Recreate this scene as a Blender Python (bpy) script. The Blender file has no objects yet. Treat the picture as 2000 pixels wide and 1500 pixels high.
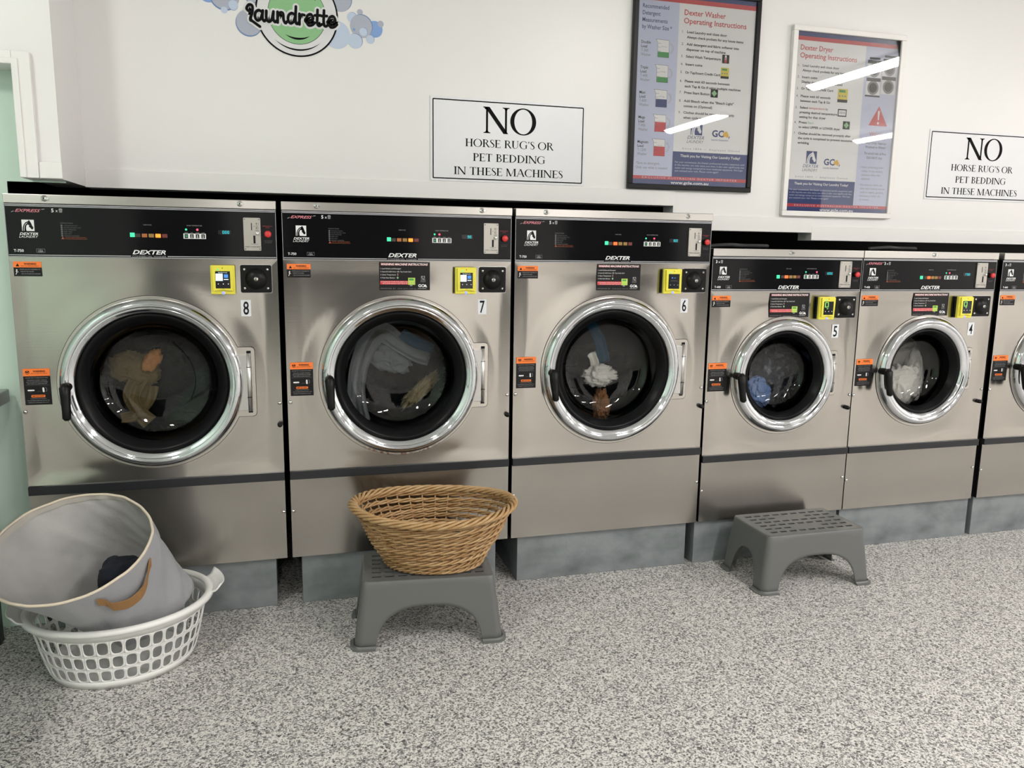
import bpy, bmesh, math, random
from mathutils import Vector, Matrix, noise
scene = bpy.context.scene
COL = scene.collection
PI = math.pi
ZB = 0.182            # height of the washers' underside above the floor

# ------------------------------------------------------------ camera, world, exposure
cam_d = bpy.data.cameras.new('camera'); cam = bpy.data.objects.new('camera', cam_d); COL.objects.link(cam)
yaw, pit, rol = 0.2776221, -0.1653755, 0.0140168
fw = Vector((math.sin(yaw)*math.cos(pit), math.cos(yaw)*math.cos(pit), math.sin(pit)))
rt0 = Vector((math.cos(yaw), -math.sin(yaw), 0)); up0 = rt0.cross(fw)
rt = rt0*math.cos(rol)+up0*math.sin(rol); up = up0*math.cos(rol)-rt0*math.sin(rol)
cam.matrix_world = Matrix(((rt.x, up.x, -fw.x, 0.8078), (rt.y, up.y, -fw.y, -2.7756), (rt.z, up.z, -fw.z, 1.07545+ZB), (0, 0, 0, 1)))
cam_d.sensor_fit = 'HORIZONTAL'; cam_d.sensor_width = 36; cam_d.lens = 1558.1/2000*36
cam_d.clip_start = 0.05
scene.camera = cam
world = bpy.data.worlds.new('world'); scene.world = world; world.use_nodes = True
world.node_tree.nodes['Background'].inputs[0].default_value = (0.8, 0.86, 1, 1)
world.node_tree.nodes['Background'].inputs[1].default_value = 0.02
vs = scene.view_settings
vs.view_transform = 'Standard'; vs.look = 'None'; vs.gamma = 1.0; vs.use_curve_mapping = False
vs.exposure = 0.0
LAMP_POWER = 90.0     # emission of the ceiling batten diffusers
LAMP_SPOTS = [(3.0, -2.9), (5.48, -2.62), (8.0, -2.9), (3.0, -5.6), (5.5, -5.5), (8.2, -5.4), (0.5, -5.6), (-0.60, -2.0)]
CEIL = 2.8

# ------------------------------------------------------------ materials
MATS = {}
def mat(name, col, rough=0.5, metal=0.0, emit=None, estr=1.0, spec=0.5, coat=0.0, bump=None, aniso=0.0, cnoise=None, sheen=0.0):
    """bump=(scale, strength, (sx,sy,sz)); cnoise=(scale, second colour, low, high, stretch)"""
    m = bpy.data.materials.new(name); m.use_nodes = True
    nt = m.node_tree; b = nt.nodes['Principled BSDF']
    b.inputs['Base Color'].default_value = (*col, 1); b.inputs['Roughness'].default_value = rough
    b.inputs['Metallic'].default_value = metal; b.inputs['Specular IOR Level'].default_value = spec
    b.inputs['Coat Weight'].default_value = coat; b.inputs['Anisotropic'].default_value = aniso
    b.inputs['Sheen Weight'].default_value = sheen
    if emit:
        b.inputs['Emission Color'].default_value = (*emit, 1); b.inputs['Emission Strength'].default_value = estr
    tc = None
    def coords(stretch):
        tcn = nt.nodes.new('ShaderNodeTexCoord'); mp = nt.nodes.new('ShaderNodeMapping')
        mp.inputs['Scale'].default_value = stretch
        nt.links.new(tcn.outputs['Object'], mp.inputs['Vector']); return mp.outputs[0]
    if bump:
        n = nt.nodes.new('ShaderNodeTexNoise'); n.inputs['Scale'].default_value = bump[0]; n.inputs['Detail'].default_value = 4
        nt.links.new(coords(bump[2]), n.inputs['Vector'])
        bp = nt.nodes.new('ShaderNodeBump'); bp.inputs['Strength'].default_value = bump[1]; bp.inputs['Distance'].default_value = 0.01
        nt.links.new(n.outputs[0], bp.inputs['Height']); nt.links.new(bp.outputs[0], b.inputs['Normal'])
    if cnoise:
        n = nt.nodes.new('ShaderNodeTexNoise'); n.inputs['Scale'].default_value = cnoise[0]; n.inputs['Detail'].default_value = 5
        nt.links.new(coords(cnoise[4]), n.inputs['Vector'])
        r = nt.nodes.new('ShaderNodeValToRGB'); e = r.color_ramp.elements
        e[0].position = cnoise[2]; e[0].color = (*col, 1); e[1].position = cnoise[3]; e[1].color = (*cnoise[1], 1)
        nt.links.new(n.outputs[0], r.inputs[0]); nt.links.new(r.outputs[0], b.inputs['Base Color'])
    MATS[name] = m
    return m

def stainless(name, col, rough, wave, rust=False):
    m = mat(name, col, rough, 1.0, aniso=0.75)
    nt = m.node_tree; b = nt.nodes['Principled BSDF']
    tc = nt.nodes.new('ShaderNodeTexCoord'); oi = nt.nodes.new('ShaderNodeObjectInfo')
    off = nt.nodes.new('ShaderNodeVectorMath'); off.operation = 'MULTIPLY_ADD'
    nt.links.new(oi.outputs['Random'], off.inputs[0]); off.inputs[1].default_value = (17, 5, 11)
    nt.links.new(tc.outputs['Object'], off.inputs[2])
    tan = nt.nodes.new('ShaderNodeCombineXYZ'); tan.inputs[2].default_value = 1.0      # grain runs across, so light smears up and down
    nt.links.new(tan.outputs[0], b.inputs['Tangent'])
    def nz(scale, stretch, detail):
        mp = nt.nodes.new('ShaderNodeMapping'); mp.inputs['Scale'].default_value = stretch
        nt.links.new(off.outputs[0], mp.inputs['Vector'])
        n = nt.nodes.new('ShaderNodeTexNoise'); n.inputs['Scale'].default_value = scale; n.inputs['Detail'].default_value = detail
        nt.links.new(mp.outputs[0], n.inputs['Vector']); return n.outputs[0]
    g = nz(60, (0.06, 1, 6), 3)              # brushed grain, running across
    b2 = nt.nodes.new('ShaderNodeBump'); b2.inputs['Strength'].default_value = 0.04; b2.inputs['Distance'].default_value = 0.001
    nt.links.new(g, b2.inputs['Height'])
    nt.links.new(b2.outputs[0], b.inputs['Normal'])
    if rust:
        sx = nt.nodes.new('ShaderNodeSeparateXYZ'); nt.links.new(tc.outputs['Object'], sx.inputs[0])
        lo = nt.nodes.new('ShaderNodeMapRange'); lo.inputs['From Min'].default_value = 0.392; lo.inputs['From Max'].default_value = 0.372
        nt.links.new(sx.outputs['Z'], lo.inputs[0])
        rn = nz(120, (1, 1, 1), 4); th = nt.nodes.new('ShaderNodeMapRange'); th.inputs['From Min'].default_value = 0.42; th.inputs['From Max'].default_value = 0.6
        nt.links.new(rn, th.inputs[0])
        mu = nt.nodes.new('ShaderNodeMath'); mu.operation = 'MULTIPLY'; nt.links.new(lo.outputs[0], mu.inputs[0]); nt.links.new(th.outputs[0], mu.inputs[1])
        mx = nt.nodes.new('ShaderNodeMix'); mx.data_type = 'RGBA'; mx.inputs[6].default_value = (*col, 1); mx.inputs[7].default_value = (0.22, 0.09, 0.03, 1)
        nt.links.new(mu.outputs[0], mx.inputs[0]); nt.links.new(mx.outputs[2], b.inputs['Base Color'])
        iv = nt.nodes.new('ShaderNodeMath'); iv.operation = 'SUBTRACT'; iv.inputs[0].default_value = 1.0; nt.links.new(mu.outputs[0], iv.inputs[1])
        nt.links.new(iv.outputs[0], b.inputs['Metallic'])
    return m

def thin_glass(name, tint, gloss_rough=0.02, ior=1.5):
    m = bpy.data.materials.new(name); m.use_nodes = True; nt = m.node_tree; nt.nodes.clear()
    out = nt.nodes.new('ShaderNodeOutputMaterial'); mix = nt.nodes.new('ShaderNodeMixShader')
    tr = nt.nodes.new('ShaderNodeBsdfTransparent'); tr.inputs[0].default_value = (*tint, 1)
    gl = nt.nodes.new('ShaderNodeBsdfGlossy'); gl.inputs['Roughness'].default_value = gloss_rough
    fr = nt.nodes.new('ShaderNodeFresnel'); fr.inputs[0].default_value = ior
    nt.links.new(fr.outputs[0], mix.inputs[0]); nt.links.new(tr.outputs[0], mix.inputs[1]); nt.links.new(gl.outputs[0], mix.inputs[2])
    nt.links.new(mix.outputs[0], out.inputs[0]); MATS[name] = m; return m

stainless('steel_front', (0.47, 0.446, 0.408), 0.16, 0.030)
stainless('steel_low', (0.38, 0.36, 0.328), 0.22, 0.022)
stainless('steel_lid', (0.50, 0.48, 0.45), 0.30, 0.004)
stainless('steel_surround', (0.55, 0.52, 0.475), 0.26, 0.006)
stainless('steel_rusty', (0.55, 0.52, 0.475), 0.26, 0.006, rust=True)
mat('chrome', (0.66, 0.675, 0.70), 0.06, 1.0)
mat('satin_metal', (0.62, 0.61, 0.60), 0.32, 1.0)
mat('bright_metal', (0.8, 0.8, 0.79), 0.18, 1.0)
mat('galvanised', (0.25, 0.272, 0.28), 0.55, 0.3, cnoise=(7, (0.13, 0.145, 0.15), 0.40, 0.78, (1, 1, 1.6)), bump=(40, 0.1, (1, 1, 1)))
mat('cabinet_black', (0.012, 0.012, 0.013), 0.45)
mat('panel_black', (0.006, 0.006, 0.007), 0.08, spec=0.22)
mat('plastic_black', (0.006, 0.006, 0.006), 0.36, spec=0.2)
mat('rubber_black', (0.005, 0.005, 0.0055), 0.30, spec=0.14)
mat('strip_dark', (0.020, 0.021, 0.024), 0.35, spec=0.35)
mat('print_white', (0.80, 0.80, 0.80), 0.5)
mat('print_grey', (0.30, 0.30, 0.31), 0.5)
mat('print_dim', (0.11, 0.11, 0.115), 0.5)
mat('print_silver', (0.50, 0.50, 0.52), 0.35, 0.6)
mat('print_pink', (0.60, 0.20, 0.23), 0.5)
mat('mirrored_dark', (0.01, 0.012, 0.016), 0.08)  # for the added panes that the stainless fronts mirror
mat('coin_metal', (0.46, 0.44, 0.40), 0.4, 0.9)
mat('print_orange', (0.90, 0.20, 0.03), 0.5)
mat('print_red_dim', (0.28, 0.02, 0.025), 0.5)
mat('print_orange_dim', (0.35, 0.08, 0.02), 0.5)
mat('sticker_black', (0.010, 0.009, 0.010), 0.35, spec=0.25)
mat('sticker_red', (0.62, 0.04, 0.05), 0.4)
mat('sticker_lime', (0.47, 0.66, 0.10), 0.4)
mat('sticker_white', (0.70, 0.72, 0.76), 0.4)
mat('green_print', (0.03, 0.32, 0.13), 0.5)
mat('button_red', (0.62, 0.03, 0.03), 0.35)
mat('lamp_green', (0.01, 0.15, 0.09), 0.4, emit=(0.06, 0.85, 0.42), estr=1.05)
mat('lamp_orange', (0.25, 0.05, 0.01), 0.4, emit=(1.0, 0.13, 0.02), estr=1.5)
mat('lamp_amber', (0.3, 0.1, 0.01), 0.4, emit=(1.0, 0.25, 0.02), estr=1.7)
mat('lamp_red', (0.8, 0.05, 0.1), 0.4, emit=(1.0, 0.06, 0.12), estr=2.2)
mat('lamp_orange_off', (0.42, 0.13, 0.03), 0.4)
mat('lamp_yellow_off', (0.30, 0.17, 0.04), 0.4)
mat('lamp_red_off', (0.16, 0.025, 0.02), 0.4)
mat('lamp_dark_off', (0.035, 0.025, 0.02), 0.4)
mat('digit_cyan', (0.02, 0.3, 0.35), 0.4, emit=(0.03, 0.62, 0.66), estr=0.75)
mat('reader_yellow', (0.80, 0.72, 0.07), 0.38)
mat('screen_black', (0.010, 0.011, 0.014), 0.15)
mat('screen_white', (0.5, 0.6, 0.6), 0.3, emit=(0.72, 0.93, 0.93), estr=0.9)
mat('screen_blue', (0.05, 0.15, 0.4), 0.3, emit=(0.05, 0.22, 0.62), estr=0.9)
mat('screen_green', (0.2, 0.5, 0.1), 0.3, emit=(0.25, 0.6, 0.12), estr=0.7)
mat('led_blue', (0.2, 0.2, 0.8), 0.3, emit=(0.22, 0.25, 1.0), estr=1.4)
mat('drum_steel', (0.05, 0.05, 0.05), 0.4, 0.9)
mat('wall_white', (0.81, 0.80, 0.785), 0.32, bump=(60, 0.02, (1, 1, 1)))
mat('trim_white', (0.82, 0.81, 0.79), 0.35)
mat('ceiling_white', (0.75, 0.745, 0.73), 0.8)
mat('wall_green', (0.60, 0.75, 0.65), 0.5, bump=(50, 0.03, (1, 1, 1)))
mat('cavity_black', (0.006, 0.006, 0.006), 0.8)
mat('frame_black', (0.008, 0.008, 0.009), 0.3, spec=0.25)
mat('frame_white', (0.82, 0.80, 0.77), 0.35)
mat('paper_white', (0.86, 0.86, 0.85), 0.6)
mat('paper_lavender', (0.60, 0.64, 0.80), 0.6)
mat('ink_navy', (0.035, 0.06, 0.20), 0.6)
mat('ink_red', (0.60, 0.06, 0.07), 0.6)
mat('ink_black', (0.012, 0.012, 0.013), 0.6, spec=0.1)
mat('ink_grey', (0.22, 0.22, 0.24), 0.6)
mat('ink_green', (0.06, 0.32, 0.08), 0.6)
mat('ink_yellow', (0.72, 0.60, 0.06), 0.6)
mat('ink_gold', (0.85, 0.52, 0.06), 0.6)
mat('sign_face', (0.78, 0.785, 0.81), 0.28)
mat('sign_black', (0.007, 0.007, 0.008), 0.6, spec=0.08)
mat('decal_green', (0.26, 0.52, 0.25), 0.4)
mat('decal_white', (0.72, 0.72, 0.73), 0.4)
mat('bubble_grey', (0.42, 0.45, 0.54), 0.4)
mat('bubble_pale', (0.52, 0.61, 0.76), 0.4)
mat('bubble_blue', (0.22, 0.36, 0.68), 0.4)
mat('bubble_edge', (0.13, 0.22, 0.45), 0.4)
mat('stool_grey', (0.118, 0.121, 0.117), 0.42, bump=(900, 0.08, (1, 1, 1)))
mat('basket_white', (0.80, 0.80, 0.77), 0.4)
mat('felt_grey', (0.33, 0.337, 0.352), 0.95, sheen=0.2, cnoise=(9, (0.30, 0.305, 0.32), 0.35, 0.7, (1, 1, 1)), bump=(420, 0.25, (1, 1, 1)))
mat('felt_lining', (0.42, 0.415, 0.40), 0.75, cnoise=(6, (0.34, 0.335, 0.325), 0.4, 0.7, (1, 1, 1)), bump=(14, 0.5, (1, 1, 1)))
mat('felt_piping', (0.64, 0.56, 0.44), 0.8)
mat('felt_hem', (0.40, 0.375, 0.335), 0.85)
mat('leather_tan', (0.30, 0.155, 0.055), 0.6)
mat('cloth_navy', (0.006, 0.009, 0.016), 0.95, bump=(500, 0.3, (1, 1, 1)))
mat('wicker', (0.40, 0.245, 0.115), 0.5, cnoise=(34, (0.30, 0.155, 0.05), 0.35, 0.7, (1, 1, 1)), bump=(160, 0.2, (1, 1, 1)))
mat('wicker_pale', (0.50, 0.33, 0.165), 0.45, cnoise=(30, (0.38, 0.21, 0.075), 0.35, 0.72, (1, 1, 1)), bump=(160, 0.2, (1, 1, 1)))
mat('bench_steel', (0.34, 0.34, 0.32), 0.4, 0.8)
mat('lamp_white', (0.8, 0.8, 0.8), 0.5)
mat('lamp_diffuser', (0.9, 0.9, 0.9), 0.5, emit=(1.0, 0.965, 0.945), estr=LAMP_POWER)
mat('cloth_white', (0.88, 0.85, 0.78), 0.95, bump=(260, 0.4, (1, 1, 1)))
mat('cloth_grey', (0.26, 0.28, 0.29), 0.95, bump=(200, 0.4, (1, 1, 1)))
mat('cloth_tan', (0.30, 0.22, 0.10), 0.95, bump=(200, 0.4, (1, 1, 1)))
mat('cloth_orange', (0.75, 0.34, 0.12), 0.9)
mat('cloth_brown', (0.36, 0.17, 0.07), 0.95, bump=(200, 0.4, (1, 1, 1)))
mat('cloth_beige', (0.55, 0.45, 0.28), 0.95, bump=(200, 0.4, (1, 1, 1)))
mat('cloth_offwhite', (0.50, 0.48, 0.42), 0.95, bump=(200, 0.4, (1, 1, 1)))
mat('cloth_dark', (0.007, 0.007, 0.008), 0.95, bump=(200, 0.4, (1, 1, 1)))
mat('cloth_blue', (0.22, 0.33, 0.60), 0.95, bump=(200, 0.4, (1, 1, 1)))
mat('teal_band', (0.012, 0.075, 0.13), 0.95, bump=(200, 0.4, (1, 1, 1)))
mat('wet_denim', (0.020, 0.024, 0.034), 0.6, cnoise=(34, (0.40, 0.43, 0.47), 0.53, 0.85, (1, 1, 1)), bump=(120, 0.6, (1, 1, 1)))
mat('hose_grey', (0.012, 0.012, 0.013), 0.5)
thin_glass('door_glass', (0.82, 0.83, 0.83))
thin_glass('picture_glass', (1.0, 1.0, 1.0), 0.012)

# chipped-flake floor
m = bpy.data.materials.new('floor_flake'); m.use_nodes = True; nt = m.node_tree; b = nt.nodes['Principled BSDF']
tc = nt.nodes.new('ShaderNodeTexCoord')
def flakes(scale, stops, seed):
    mp = nt.nodes.new('ShaderNodeMapping'); mp.inputs['Location'].default_value = (seed, seed*2, 0); nt.links.new(tc.outputs['Object'], mp.inputs[0])
    wn = nt.nodes.new('ShaderNodeTexNoise'); wn.inputs['Scale'].default_value = scale*1.3; nt.links.new(mp.outputs[0], wn.inputs['Vector'])
    ad = nt.nodes.new('ShaderNodeVectorMath'); ad.operation = 'MULTIPLY_ADD'; ad.inputs[1].default_value = (1.1/scale,)*3
    nt.links.new(wn.outputs['Color'], ad.inputs[0]); nt.links.new(mp.outputs[0], ad.inputs[2])
    v = nt.nodes.new('ShaderNodeTexVoronoi'); v.inputs['Scale'].default_value = scale; nt.links.new(ad.outputs[0], v.inputs['Vector'])
    sp = nt.nodes.new('ShaderNodeSeparateColor'); nt.links.new(v.outputs['Color'], sp.inputs[0])
    r = nt.nodes.new('ShaderNodeValToRGB'); r.color_ramp.interpolation = 'CONSTANT'; e = r.color_ramp.elements
    while len(e) < len(stops): e.new(0.5)
    for i, (p, c) in enumerate(stops): e[i].position = p; e[i].color = (*c, 1)
    nt.links.new(sp.outputs[0], r.inputs[0]); return r.outputs[0], sp.outputs[1]
W1, W2, G1, G2, G3 = (0.69, 0.672, 0.635), (0.51, 0.497, 0.472), (0.29, 0.283, 0.274), (0.16, 0.156, 0.154), (0.072, 0.070, 0.069)
ca, fa = flakes(195, [(0, W1), (0.34, W2), (0.55, G1), (0.74, G2), (0.90, G3)], 0.0)
cb, fb = flakes(300, [(0, W1), (0.40, W2), (0.58, G1), (0.75, G2), (0.93, G3)], 3.1)
mx = nt.nodes.new('ShaderNodeMix'); mx.data_type = 'RGBA'
gt = nt.nodes.new('ShaderNodeMath'); gt.operation = 'GREATER_THAN'; gt.inputs[1].default_value = 0.5; nt.links.new(fa, gt.inputs[0])
nt.links.new(gt.outputs[0], mx.inputs[0]); nt.links.new(ca, mx.inputs[6]); nt.links.new(cb, mx.inputs[7])
nt.links.new(mx.outputs[2], b.inputs['Base Color']); b.inputs['Roughness'].default_value = 0.55
MATS['floor_flake'] = m

# ------------------------------------------------------------ mesh collector
_txt = {}
def text_geo(s, shear=0.0, bold=0.0, spacing=1.0):
    key = (s, shear, bold, spacing)
    if key not in _txt:
        c = bpy.data.curves.new('t', 'FONT'); c.body = s; c.size = 1; c.shear = shear; c.offset = bold
        c.resolution_u = 2; c.fill_mode = 'FRONT' if hasattr(c, 'fill_mode') else c.fill_mode
        c.space_character = spacing
        try: c.fill_mode = 'FRONT'
        except Exception: pass
        o = bpy.data.objects.new('t', c); me = o.to_mesh()
        vs_ = [(v.co.x, v.co.y) for v in me.vertices]; fs = [tuple(p.vertices) for p in me.polygons]
        o.to_mesh_clear(); bpy.data.objects.remove(o); bpy.data.curves.remove(c)
        _txt[key] = (vs_, fs)
    return _txt[key]
CAPH = max(v[1] for v in text_geo('H')[0])

class MB:
    def __init__(s): s.v = []; s.f = []; s.m = []; s.names = []; s.sm = []
    def mi(s, n):
        if n not in s.names: s.names.append(n)
        return s.names.index(n)
    def add(s, vs_, fs, m, smooth=False):
        o = len(s.v); s.v += [tuple(v) for v in vs_]; k = s.mi(m)
        for f in fs: s.f.append(tuple(i+o for i in f)); s.m.append(k); s.sm.append(smooth)
    def box(s, x0, x1, y0, y1, z0, z1, m, r=0.0):
        if r <= 0:
            s.add([(x0,y0,z0),(x1,y0,z0),(x1,y1,z0),(x0,y1,z0),(x0,y0,z1),(x1,y0,z1),(x1,y1,z1),(x0,y1,z1)],
                  [(0,3,2,1),(4,5,6,7),(0,1,5,4),(1,2,6,5),(2,3,7,6),(3,0,4,7)], m)
        else:
            bm = bmesh.new(); bmesh.ops.create_cube(bm, size=1)
            for v in bm.verts: v.co = Vector(((x0+x1)/2+v.co.x*(x1-x0), (y0+y1)/2+v.co.y*(y1-y0), (z0+z1)/2+v.co.z*(z1-z0)))
            bmesh.ops.bevel(bm, geom=bm.edges[:], offset=r, segments=2, affect='EDGES', profile=0.5)
            bm.verts.index_update()
            s.add([v.co for v in bm.verts], [[v.index for v in f.verts] for f in bm.faces], m, False); bm.free()
    def rect(s, x0, x1, z0, z1, y, m): s.add([(x0,y,z0),(x1,y,z0),(x1,y,z1),(x0,y,z1)], [(0,1,2,3)], m)
    def poly(s, pts, y, m): s.add([(p[0], y, p[1]) for p in pts], [tuple(range(len(pts)))], m)
    def plate(s, pts, y0, y1, m):
        """outline in x,z (anticlockwise seen from the front), front face at y0, back at y1"""
        n = len(pts)
        s.add([(p[0], y0, p[1]) for p in pts]+[(p[0], y1, p[1]) for p in pts],
              [tuple(range(n)), tuple(range(2*n-1, n-1, -1))]+[(i, i+n, (i+1) % n+n, (i+1) % n) for i in range(n)], m)
    def lathe(s, prof, n, m, c=(0,0,0), axis='Y', smooth=True, close=False, sx=1.0):
        """prof = (radius, along axis); axis Y opens toward -Y being the front"""
        vs_ = []
        for r, a in prof:
            for i in range(n):
                t = 2*PI*i/n; p, q = r*math.cos(t)*sx, r*math.sin(t)
                vs_.append({'Y': (c[0]+p, c[1]+a, c[2]+q), 'Z': (c[0]+p, c[1]+q, c[2]+a), 'X': (c[0]+a, c[1]+p, c[2]+q)}[axis])
        fs = []
        for j in range(len(prof)-1):
            for i in range(n):
                k = (i+1) % n
                fs.append((j*n+i, j*n+k, (j+1)*n+k, (j+1)*n+i))
        s.add(vs_, fs, m, smooth)
    def tube(s, pts, r, m, n=6, closed=False, caps=True, rs=None):
        P = [Vector(p) for p in pts]; L = len(P); vs_ = []; nrm = None
        for i in range(L):
            a = P[(i-1) % L] if (closed or i > 0) else P[i]; b_ = P[(i+1) % L] if (closed or i < L-1) else P[i]
            t = (b_-a); t = t.normalized() if t.length > 1e-9 else Vector((0, 0, 1))
            if nrm is None:
                h = Vector((0, 0, 1)) if abs(t.z) < 0.9 else Vector((1, 0, 0)); nrm = t.cross(h).normalized()
            else:
                nrm = (nrm-t*nrm.dot(t)); nrm = nrm.normalized() if nrm.length > 1e-9 else t.orthogonal().normalized()
            bi = t.cross(nrm); rr = rs[i] if rs else r
            for k in range(n):
                an = 2*PI*k/n; vs_.append(P[i]+(nrm*math.cos(an)+bi*math.sin(an))*rr)
        fs = []
        for i in range(L if closed else L-1):
            j = (i+1) % L
            for k in range(n): fs.append((i*n+k, i*n+(k+1) % n, j*n+(k+1) % n, j*n+k))
        if caps and not closed:
            fs.append(tuple(range(n-1, -1, -1))); fs.append(tuple((L-1)*n+k for k in range(n)))
        s.add(vs_, fs, m, True)
    def text(s, t, x, z, h, y, m, w=None, shear=0.0, bold=0.0, align='L', spacing=1.0, cond=1.0):
        """x,z = left end of the baseline, h = height of a capital, w = total width"""
        vs_, fs = text_geo(t, shear, bold, spacing)
        if not vs_: return
        x0 = min(v[0] for v in vs_); x1 = max(v[0] for v in vs_); k = h/CAPH
        kx = w/(x1-x0) if w else k*cond
        ox = {'L': 0, 'C': -(x1-x0)*kx/2, 'R': -(x1-x0)*kx}[align]
        s.add([(x+ox+(v[0]-x0)*kx, y, z+v[1]*k) for v in vs_], fs, m)
    def build(s, name, parent=None, loc=(0,0,0), mod=None):
        me = bpy.data.meshes.new(name); me.from_pydata(s.v, [], s.f)
        for n in s.names: me.materials.append(MATS[n])
        me.polygons.foreach_set('material_index', s.m); me.polygons.foreach_set('use_smooth', s.sm); me.update()
        o = bpy.data.objects.new(name, me); COL.objects.link(o); o.location = loc
        if parent: o.parent = parent
        return o

def thing(name, label, cat, loc=(0,0,0), rz=0.0, group=None):
    o = bpy.data.objects.new(name, None); o.empty_display_size = 0.1; COL.objects.link(o)
    o.location = loc; o.rotation_euler = (0, 0, rz); return tag(o, label, cat, group)
def tag(o, label, cat, group=None):
    o['label'] = label; o['category'] = cat
    if group: o['group'] = group
    return o
def struct(o): o['kind'] = 'structure'; return o

def rrect(x0, x1, z0, z1, r, n=5):
    pts = []
    for cx, cz, a in ((x1-r, z1-r, 0), (x0+r, z1-r, 90), (x0+r, z0+r, 180), (x1-r, z0+r, 270)):
        for i in range(n+1):
            t = math.radians(a+90*i/n); pts.append((cx+r*math.cos(t), cz+r*math.sin(t)))
    return pts
def catmull(pts, n=6):
    out = []
    P = [pts[0]]+list(pts)+[pts[-1]]
    for i in range(1, len(P)-2):
        for k in range(n):
            t = k/n; a, b_, c, d = P[i-1], P[i], P[i+1], P[i+2]
            out.append(tuple(0.5*((2*b_[j])+(-a[j]+c[j])*t+(2*a[j]-5*b_[j]+4*c[j]-d[j])*t*t+(-a[j]+3*b_[j]-3*c[j]+d[j])*t**3) for j in range(len(b_))))
    out.append(tuple(pts[-1])); return out
def stroke(mb, pts, y, m, w=None):
    """a pen stroke in the x,z plane; pts = (x, z) or (x, z, width): one ribbon with round ends"""
    P = [Vector(p[:2]) for p in pts]; W = [p[2] if len(p) > 2 else w for p in pts]; n = len(P); L, R_ = [], []
    for i in range(n):
        d = P[min(i+1, n-1)]-P[max(i-1, 0)]
        d = d.normalized() if d.length > 1e-9 else Vector((1, 0)); nn = Vector((-d.y, d.x))
        L.append(P[i]+nn*W[i]/2); R_.append(P[i]-nn*W[i]/2)
    mb.add([(p.x, y, p.y) for p in R_]+[(p.x, y, p.y) for p in L], [(i, i+1, n+i+1, n+i) for i in range(n-1)], m)
    for k, o, sg in ((0, P[0]-P[1], 1), (n-1, P[-1]-P[-2], 1)):
        a0 = math.atan2(o.y, o.x)
        mb.poly([(P[k].x+W[k]/2*math.cos(a0-PI/2+PI*q/8), P[k].y+W[k]/2*math.sin(a0-PI/2+PI*q/8)) for q in range(9)], y, m)
def disc(mb, cx, cz, r, y, m, n=48, rx=None):
    mb.poly([(cx+(rx or r)*math.cos(2*PI*i/n), cz+r*math.sin(2*PI*i/n)) for i in range(n)], y, m)
def ring(mb, cx, cz, r0, r1, y, m, n=64, a0=0, a1=360, taper=False):
    pts0, pts1 = [], []
    full = a1-a0 >= 360
    for i in range(n+1):
        t = math.radians(a0+(a1-a0)*i/n); k = math.sin(PI*i/n) if taper else 1
        rm, hw = (r0+r1)/2, (r1-r0)/2*k
        pts0.append((cx+(rm-hw)*math.cos(t), y, cz+(rm-hw)*math.sin(t))); pts1.append((cx+(rm+hw)*math.cos(t), y, cz+(rm+hw)*math.sin(t)))
    mb.add(pts0+pts1, [(i, i+n+1, i+n+2, i+1) for i in range(n)], m)

HORSE = [(0.05,0),(0.07,.3),(.17,.58),(.33,.78),(.52,.86),(.60,.99),(.67,.88),(.75,.74),(.84,.48),(.93,.30),(.88,.15),(.76,.15),(.66,.31),(.57,.36),(.60,.50),(.50,.58),(.40,.52),(.34,.36),(.33,.18),(.36,0)]
def horse(mb, x, z, s, y, bg, fg):
    mb.rect(x, x+s, z, z+s, y, bg)
    mb.poly([(x+a*s, z+b_*s) for a, b_ in HORSE], y-0.0003, fg)
    arc = catmull([(.16, .02), (.20, .34), (.30, .58), (.46, .72)], 4)
    stroke(mb, [(x+a*s, z+b_*s) for a, b_ in arc], y-0.0006, bg, 0.035*s)
def gc_logo(mb, x, z, h, y, ink, gold, small=None):
    mb.text('GC', x, z, h, y, ink, bold=0.03, cond=1.05)
    A = [(0,.35),(.1,.75),(.28,.72),(.38,.98),(.55,.85),(.62,1.05),(.74,.7),(.95,.45),(.9,.1),(.7,-.1),(.55,.1),(.3,.12),(.1,.02)]
    mb.poly([(x+h*(2.0+a*1.15), z+h*(b_-0.02)) for a, b_ in A], y, gold)
    mb.poly([(x+h*3.05, z-h*.1), (x+h*3.2, z+h*.25), (x+h*3.28, z+h*.1), (x+h*3.15, z-h*.25)], y, ink)
    if small: mb.text(small, x-h*.05, z-h*.62, h*.28, y, ink, w=h*3.1)

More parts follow.
